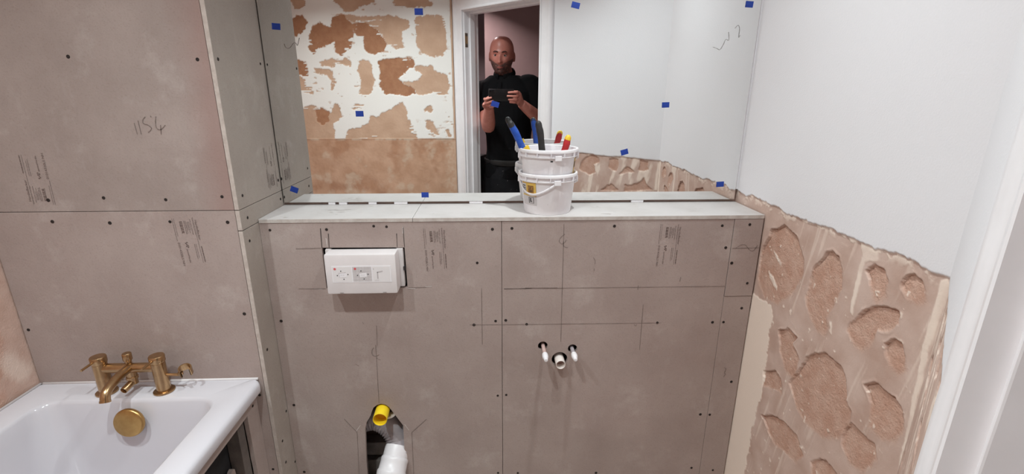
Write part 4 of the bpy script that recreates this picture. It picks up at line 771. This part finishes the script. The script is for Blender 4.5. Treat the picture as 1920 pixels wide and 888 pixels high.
# ---------------------------------------------------------------- the man in the doorway
man = empty('person', (.07, -1.98, 0), 'bald bearded man in a black polo shirt holding up a phone in the doorway', 'person')
def skin_material():
    M = mat('skin', srgb(210,138,122), srgb(198,124,110), rough=.4, scale=30, bump=.15, bscale=300)
    N = M.node_tree.nodes; L = M.node_tree.links; B = N['Principled BSDF']; src = B.inputs['Base Color'].links[0].from_socket
    B.inputs['Subsurface Weight'].default_value = .08; B.inputs['Subsurface Radius'].default_value = (.02,.008,.005)
    tc = [n for n in N if n.type == 'TEX_COORD'][0]
    mp = N.new('ShaderNodeMapping'); mp.vector_type = 'TEXTURE'; mp.inputs['Location'].default_value = HC; mp.inputs['Rotation'].default_value = HROT; L.new(tc.outputs['Object'], mp.inputs[0])
    sx = N.new('ShaderNodeSeparateXYZ'); L.new(mp.outputs[0], sx.inputs[0])
    def rng(sock, a, b):
        r = N.new('ShaderNodeMapRange'); r.interpolation_type = 'SMOOTHSTEP'; r.inputs[1].default_value = a; r.inputs[2].default_value = b; L.new(sock, r.inputs[0]); return r.outputs[0]
    def mul(a, b):
        x = N.new('ShaderNodeMath'); x.operation = 'MULTIPLY'; L.new(a, x.inputs[0]); L.new(b, x.inputs[1]); return x.outputs[0]
    nz = N.new('ShaderNodeTexNoise'); nz.inputs['Scale'].default_value = 90; nz.inputs['Detail'].default_value = 4; L.new(tc.outputs['Object'], nz.inputs[0])
    # beard: jaw, chin and upper lip
    ax = N.new('ShaderNodeMath'); ax.operation = 'ABSOLUTE'; L.new(sx.outputs['X'], ax.inputs[0])
    jawline = N.new('ShaderNodeMath'); jawline.operation = 'MULTIPLY_ADD'; jawline.inputs[1].default_value = -.55; L.new(ax.outputs[0], jawline.inputs[0]); L.new(sx.outputs['Z'], jawline.inputs[2])
    m1 = mul(mul(rng(jawline.outputs[0], -.054, -.066), rng(sx.outputs['Z'], -.128, -.118)), rng(sx.outputs['Y'], -.02, .03))
    m1 = mul(m1, rng(nz.outputs['Fac'], .0, .62))
    x = N.new('ShaderNodeMix'); x.data_type = 'RGBA'; x.inputs[7].default_value = srgb(88,68,64); L.new(m1, x.inputs[0]); L.new(src, x.inputs[6])
    # lips
    e1 = N.new('ShaderNodeVectorMath'); e1.operation = 'SUBTRACT'; e1.inputs[1].default_value = (0, .1, -.0715); L.new(mp.outputs[0], e1.inputs[0])
    e2 = N.new('ShaderNodeVectorMath'); e2.operation = 'MULTIPLY'; e2.inputs[1].default_value = (1/.024, 1/.05, 1/.008); L.new(e1.outputs[0], e2.inputs[0])
    e3 = N.new('ShaderNodeVectorMath'); e3.operation = 'LENGTH'; L.new(e2.outputs[0], e3.inputs[0])
    x2 = N.new('ShaderNodeMix'); x2.data_type = 'RGBA'; x2.inputs[7].default_value = srgb(170,96,88); L.new(rng(e3.outputs['Value'], 1.05, .8), x2.inputs[0]); L.new(x.outputs[2], x2.inputs[6])
    L.new(x2.outputs[2], B.inputs['Base Color']); return M
HC = Vector((.078, -1.918, 1.732)); HROT = (math.radians(-4), math.radians(2), math.radians(9))
from mathutils import Euler
HM = Matrix.Translation(HC) @ Euler(HROT).to_matrix().to_4x4()
M_SKIN = skin_material()
M_SHIRT = mat('black_polo_cloth', srgb(17,16,18), srgb(12,11,13), rough=.9, spec=.15, scale=30, bump=.3, bscale=400, c3=srgb(40,38,40), c3scale=12, c3lo=.7, c3hi=.8)
M_TROUS = mat('charcoal_work_trousers', srgb(26,25,28), srgb(20,19,22), rough=.9, spec=.2, scale=20, bump=.3, c3=srgb(112,108,110), c3scale=60, c3lo=.68, c3hi=.76)
M_BOOT = mat('black_boot_leather', srgb(28,25,24), srgb(20,18,18), rough=.5, scale=20)

def head_pts():
    """head surface in head space: x right of image, y face, z up; height .245"""
    bm = bmesh.new(); bmesh.ops.create_uvsphere(bm, u_segments=64, v_segments=56, radius=1)
    G = lambda v, c, s: math.exp(-((v-c)/s)**2)
    for v in bm.verts:
        x, y, z = v.co
        q = ((1-min(1, abs(z))**2.7)**(1/2.7))/max(1e-3, math.sqrt(max(1e-6, 1-z*z))) if abs(z) < .9995 else 1
        q = min(q, 3.0)
        X, Y, Z = x*.0805*q, y*.097*q, z*.1225
        if Z > 0: X *= 1 + .03*G(Z,.05,.05); Y *= 1.0 + (.02 if y < 0 else -.02)
        else:
            k = -Z/.1225; X *= 1 - .30*k**1.5; Y *= (1 - .16*k**2) if y > 0 else (1 - .45*k**1.2)
            if y > 0 and k > .6: Y += .006*(k-.6)
        if y > 0:
            f = max(0, y)**.5; ax = abs(X)
            Y -= .007*f*G(ax,.034,.02)*G(Z,.004,.016)                             # eye sockets
            Y += .0065*f*G(ax,.028,.03)*G(Z,.026,.011)                            # brow
            Y += (.006+.019*max(0,min(1,(.012-Z)/.052)))*f*G(X,0,.0105)*(1 if -.042 < Z < .012 else (G(Z,-.042,.006) if Z < 0 else G(Z,.012,.014)))   # nose
            Y += .007*f*G(ax,.0115,.007)*G(Z,-.039,.008)                          # nostrils
            Y += .006*f*G(ax,.046,.018)*G(Z,-.025,.02)                            # cheeks
            Y += .0055*f*G(X,0,.024)*(G(Z,-.0665,.0055)+1.1*G(Z,-.0775,.006)) - .003*f*G(X,0,.026)*G(Z,-.072,.0022)    # lips
            Y += .009*f*G(X,0,.024)*G(Z,-.108,.016) - .004*f*G(X,0,.03)*G(Z,-.091,.006)                                # chin
        v.co = (X, Y, Z)
    for s in (-1, 1):                                                             # ears
        b = bmesh.new(); bmesh.ops.create_uvsphere(b, u_segments=20, v_segments=16, radius=1)
        for v in b.verts:
            x, y, z = v.co; v.co = Vector((x*.0085, y*.018*(1+.2*z), z*.033))
            if x*s > 0: v.co.x -= s*.004*math.exp(-(y*y+z*z)*2.5)
        add(bm, b, Matrix.Translation((s*.083, -.006, -.006)) @ Matrix.Rotation(s*.35, 4, 'Z') @ Matrix.Rotation(-.15, 4, 'X'))
    return bm
AX = Vector((math.cos(math.radians(20)), math.sin(math.radians(20)), 0)); AF = Vector((-AX.y, AX.x, 0))
def loft(bm, secs, seg=32, pw=2.3):
    """secs: (centre, half width along AX, half depth along AF)"""
    rings = []
    for c, a, b in secs:
        c = Vector(c); ring = []
        for k in range(seg):
            t = 2*PI*k/seg; ct, st = math.cos(t), math.sin(t)
            ring.append(bm.verts.new(c + AX*(a*math.copysign(abs(ct)**(2/pw), ct)) + AF*(b*math.copysign(abs(st)**(2/pw), st))))
        rings.append(ring)
    for A, B in zip(rings, rings[1:]):
        for k in range(seg): j = (k+1) % seg; bm.faces.new((A[k], A[j], B[j], B[k]))
    bm.faces.new(rings[0][::-1]); bm.faces.new(rings[-1])
TORSO = [((.118,-1.985,.90),.160,.118), ((.122,-1.985,1.0),.156,.118), ((.126,-1.983,1.1),.148,.116), ((.126,-1.980,1.2),.152,.121), ((.118,-1.975,1.3),.172,.128), ((.110,-1.970,1.42),.198,.127), ((.108,-1.968,1.50),.198,.114), ((.104,-1.966,1.555),.172,.096), ((.098,-1.962,1.60),.112,.076)]
SL, SR = Vector((.108,-1.968,1.505)) - AX*.180, Vector((.108,-1.966,1.54)) + AX*.190
EL, ER = Vector((-.018,-1.842,1.262)), Vector((.392,-1.838,1.275))
WL, WR = PH(-.006,-.125,-.088), PH(.205,-.108,-.098)
HIP = [Vector((.118,-1.985,.90)) - AX*.09, Vector((.118,-1.985,.90)) + AX*.09]
KNEE = [HIP[0] + Vector((-.01,.025,-.40)), HIP[1] + Vector((.01,.025,-.40))]
ANK = [HIP[0] + Vector((-.02,-.01,-.80)), HIP[1] + Vector((.025,-.01,-.80))]

def remesh(o, vox, it=2):
    r = o.modifiers.new('remesh', 'REMESH'); r.mode = 'VOXEL'; r.voxel_size = vox; r.use_smooth_shade = True
    s = o.modifiers.new('smooth', 'SMOOTH'); s.iterations = it; s.factor = .5
    return o
# body: one continuous surface
bm = bmesh.new(); loft(bm, TORSO)
add(bm, head_pts(), HM)
tube(bm, [(.100,-1.966,1.54), (.096,-1.956,1.60), (.088,-1.943,1.65), (.082,-1.934,1.69)], [(.078,.072),(.063,.065),(.059,.062),(.056,.06)], 28, upv=(1,0,0))
for S_, E_, W_, s in ((SL, EL, WL, -1), (SR, ER, WR, 1)):
    p = smooth_path([S_ - AX*s*.06 + Vector((0,0,.01)), S_, S_.lerp(E_, .35), S_.lerp(E_, .7), E_], 5); tube(bm, p, lerp_list([.045,.050,.052,.048,.043], len(p)), 22)
    p = smooth_path([E_, E_.lerp(W_, .25), E_.lerp(W_, .6), W_], 5); tube(bm, p, lerp_list([.043,.0465,.040,.029], len(p)), 22)
for h_, k_, a_ in zip(HIP, KNEE, ANK):
    tube(bm, smooth_path([h_, h_.lerp(k_, .5), k_], 4), lerp_list([.088,.076,.056], 9), 22); tube(bm, smooth_path([k_, k_.lerp(a_, .35), a_], 4), lerp_list([.056,.056,.038], 9), 22)
def finger(P, r): p = smooth_path([PH(*q) for q in P], 5); tube(bm, p, lerp_list([r*1.12, r*1.05, r, r*.92, r*.72], len(p)), 14)
# his left hand (left in the mirror) round the phone's low corner
tube(bm, smooth_path([WL, PH(-.014,-.106,-.066), PH(-.018,-.086,-.046), PH(-.02,-.072,-.034)], 5), [(a, b) for a, b in zip(lerp_list([.026,.034,.040,.036], 16), lerp_list([.019,.017,.0155,.012], 16))], 20, upv=RT+UP)
finger([(-.036,-.056,-.038),(-.033,-.050,-.004),(-.012,-.041,.0035),(.008,-.035,.0025)], .0082)
finger([(-.030,-.078,-.038),(-.024,-.072,-.004),(-.002,-.061,.0035),(.018,-.055,.0025)], .0085)
finger([(-.018,-.096,-.038),(-.008,-.090,-.008),(.010,-.079,.001),(.025,-.072,.001)], .0080)
finger([(-.002,-.108,-.038),(.008,-.102,-.014),(.022,-.092,-.004),(.033,-.086,-.002)], .0070)
finger([(-.012,-.092,-.062),(-.026,-.066,-.046),(-.012,-.046,-.030),(.006,-.036,-.0275)], .0098)
# his right hand round the phone's far end
tube(bm, smooth_path([WR, PH(.192,-.082,-.072), PH(.180,-.056,-.048), PH(.170,-.040,-.034)], 5), [(a, b) for a, b in zip(lerp_list([.026,.034,.041,.038], 16), lerp_list([.019,.017,.0155,.012], 16))], 20, upv=UP)
finger([(.170,-.012,-.036),(.163,-.005,-.004),(.135,-.003,.0035),(.106,-.005,.0025)], .0082)
finger([(.174,-.034,-.036),(.164,-.028,-.003),(.132,-.026,.0035),(.100,-.027,.0025)], .0086)
finger([(.172,-.055,-.037),(.160,-.050,-.004),(.130,-.048,.003),(.108,-.048,.0022)], .0080)
finger([(.164,-.072,-.037),(.154,-.071,-.008),(.132,-.066,.002),(.116,-.065,.0015)], .0070)
finger([(.186,-.055,-.064),(.176,-.022,-.046),(.150,-.010,-.030),(.128,-.008,-.0275)], .0098)
body = remesh(mesh_obj('body', bm, M_SKIN, man), .0038, 2)
# eyes, eyebrows
for s in (-1, 1):
    e = HM @ Vector((s*.032, .0785, .004)); look = (HM.to_3x3() @ Vector((0,1,-.05))).normalized()
    bm = bmesh.new(); lathe(bm, [(0,-.0108)] + [(.0108*math.sin(t), -.0108*math.cos(t)) for t in [PI*k/12 for k in range(1,12)]] + [(0,.0108)], 20, e, look)
    for f in bm.faces:
        d_ = (f.calc_center_median()-e).normalized().dot(look); f.material_index = 1 if d_ > .86 else 0
    mesh_obj('eye', bm, [mat('eye_white%d' % s, srgb(214,196,190), rough=.3), mat('dark_iris%d' % s, srgb(40,30,28), rough=.2)], man, True)
    bm = bmesh.new(); tube(bm, [HM @ Vector((s*a, b, c)) for a, b, c in ((.013,.098,.022),(.022,.0985,.0265),(.034,.0945,.0285),(.046,.085,.024))], [(.0028,.0024),(.0036,.003),(.0032,.003),(.0018,.002)], 8, upv=(0,0,1)); mesh_obj('eyebrow', bm, mat('eyebrow_hair%d' % s, srgb(58,44,40), rough=.9), man, True)
    bm = bmesh.new(); tube(bm, [HM @ Vector((s*a, b, c)) for a, b, c in ((.020,.0885,.0095),(.032,.0905,.0125),(.044,.082,.009))], [(.0022,.003),(.003,.0038),(.002,.003)], 8, upv=(0,0,1)); mesh_obj('eyelid', bm, M_SKIN, man, True)
# polo shirt
bm = bmesh.new(); loft(bm, [(c, a+.012, b+.012) for c, a, b in TORSO[:-2]] + [((.104,-1.966,1.562),.176,.100), ((.098,-1.962,1.608),.106,.076)])
for S_, E_, s in ((SL, EL, -1), (SR, ER, 1)):
    p = smooth_path([S_ - AX*s*.07*(-1 if False else 1) + Vector((0,0,.008)), S_ + Vector((0,0,.0)), S_.lerp(E_, .35), S_.lerp(E_, .62)], 5); tube(bm, p, lerp_list([.062,.069,.067,.066], len(p)), 24)
for v in bm.verts:                                                                # soft folds
    v.co += AF*.006*math.sin(v.co.z*46 + v.co.x*30) * (1 if v.co.z < 1.4 else .3)
sh = remesh(mesh_obj('polo_shirt', bm, M_SHIRT, man), .006, 3)
bm = bmesh.new()
cp = [(.096+.071*math.cos(t)*AX.x - .076*math.sin(t)*AX.y, -1.948+.071*math.cos(t)*AX.y + .076*math.sin(t)*AX.x, 1.622 - .028*math.sin(t)) for t in [PI/2+.25 + (2*PI-.5)*k/24 for k in range(25)]]
tube(bm, cp, [(.019,.0045)]*25, 10, upv=(0,0,1)); remesh(mesh_obj('collar', bm, M_SHIRT, sh), .003, 1)
bm = bmesh.new(); pz = HM.to_3x3(); b0 = Vector((.098,-1.962,1.545)) + AF*.100
tube(bm, [b0 + Vector((0,0,.02)), b0 + AF*.022 + Vector((0,0,-.05)), b0 + AF*.028 + Vector((0,0,-.11))], [(.014,.004),(.016,.005),(.015,.004)], 10, upv=AX); mesh_obj('button_placket', bm, M_SHIRT, sh, True)
# trousers, belt, pouch, boots
bm = bmesh.new(); loft(bm, [((.118,-1.985,.80),.168,.122), ((.118,-1.985,.90),.172,.128), ((.120,-1.985,1.0),.166,.128), ((.121,-1.985,1.03),.162,.126)])
for h_, k_, a_ in zip(HIP, KNEE, ANK):
    p = smooth_path([h_ + Vector((0,0,.02)), h_.lerp(k_, .5), k_, k_.lerp(a_, .5), a_ + Vector((0,0,-.02))], 5); tube(bm, p, lerp_list([.100,.090,.075,.072,.066], len(p)), 24)
tr = remesh(mesh_obj('work_trousers', bm, M_TROUS, man), .008, 3)
bm = bmesh.new(); c0 = Vector((.121,-1.985,1.015))
bp2 = [c0 + AX*(.176*math.cos(t)) + AF*(.134*math.sin(t)) for t in [2*PI*k/36 for k in range(37)]]
tube(bm, bp2, [(.021,.004)]*37, 8, upv=(0,0,1)); mesh_obj('belt', bm, M_BOOT, man, True)
bm = bmesh.new(); pc_ = c0 - AX*.205 + AF*.03
Mp = Matrix(((AX.x, AF.x, 0, pc_.x), (AX.y, AF.y, 0, pc_.y), (0,0,1,pc_.z-.055), (0,0,0,1)))
obox(bm, Mp, .055, .13, .19, .012); obox(bm, Mp @ Matrix.Translation((-.03,0,-.03)), .03, .11, .12, .010); po = mesh_obj('tool_pouch', bm, M_BOOT, man, True, 50)
for a_ in ANK:
    bm = bmesh.new(); f0 = Vector((a_.x, a_.y, 0))
    tube(bm, [f0 - AF*.075 + Vector((0,0,.045)), f0 - AF*.03 + Vector((0,0,.06)), f0 + AF*.05 + Vector((0,0,.052)), f0 + AF*.13 + Vector((0,0,.042)), f0 + AF*.19 + Vector((0,0,.034))], [(.034,.034),(.046,.040),(.046,.043),(.037,.050),(.022,.034)], 20, upv=(0,0,1))
    tube(bm, [f0 + Vector((0,0,.04)), f0 + Vector((0,0,.17))], [.050,.054], 20)
    bt = remesh(mesh_obj('boot', bm, M_BOOT, man), .006, 2)
    bm = bmesh.new(); P = [f0 + AF*y + AX*x for x, y in ((-.034,-.09),(.034,-.09),(.04,0),(.05,.11),(.035,.19),(0,.21),(-.035,.19),(-.05,.11),(-.04,0))]
    A = [bm.verts.new(p) for p in P]; B = [bm.verts.new(p + Vector((0,0,.026))) for p in P]; n = len(P)
    for i in range(n): bm.faces.new((A[i], A[(i+1) % n], B[(i+1) % n], B[i]))
    bm.faces.new(A[::-1]); bm.faces.new(B); mesh_obj('sole', bm, M_BOOT, bt)
bpy.context.view_layer.update()
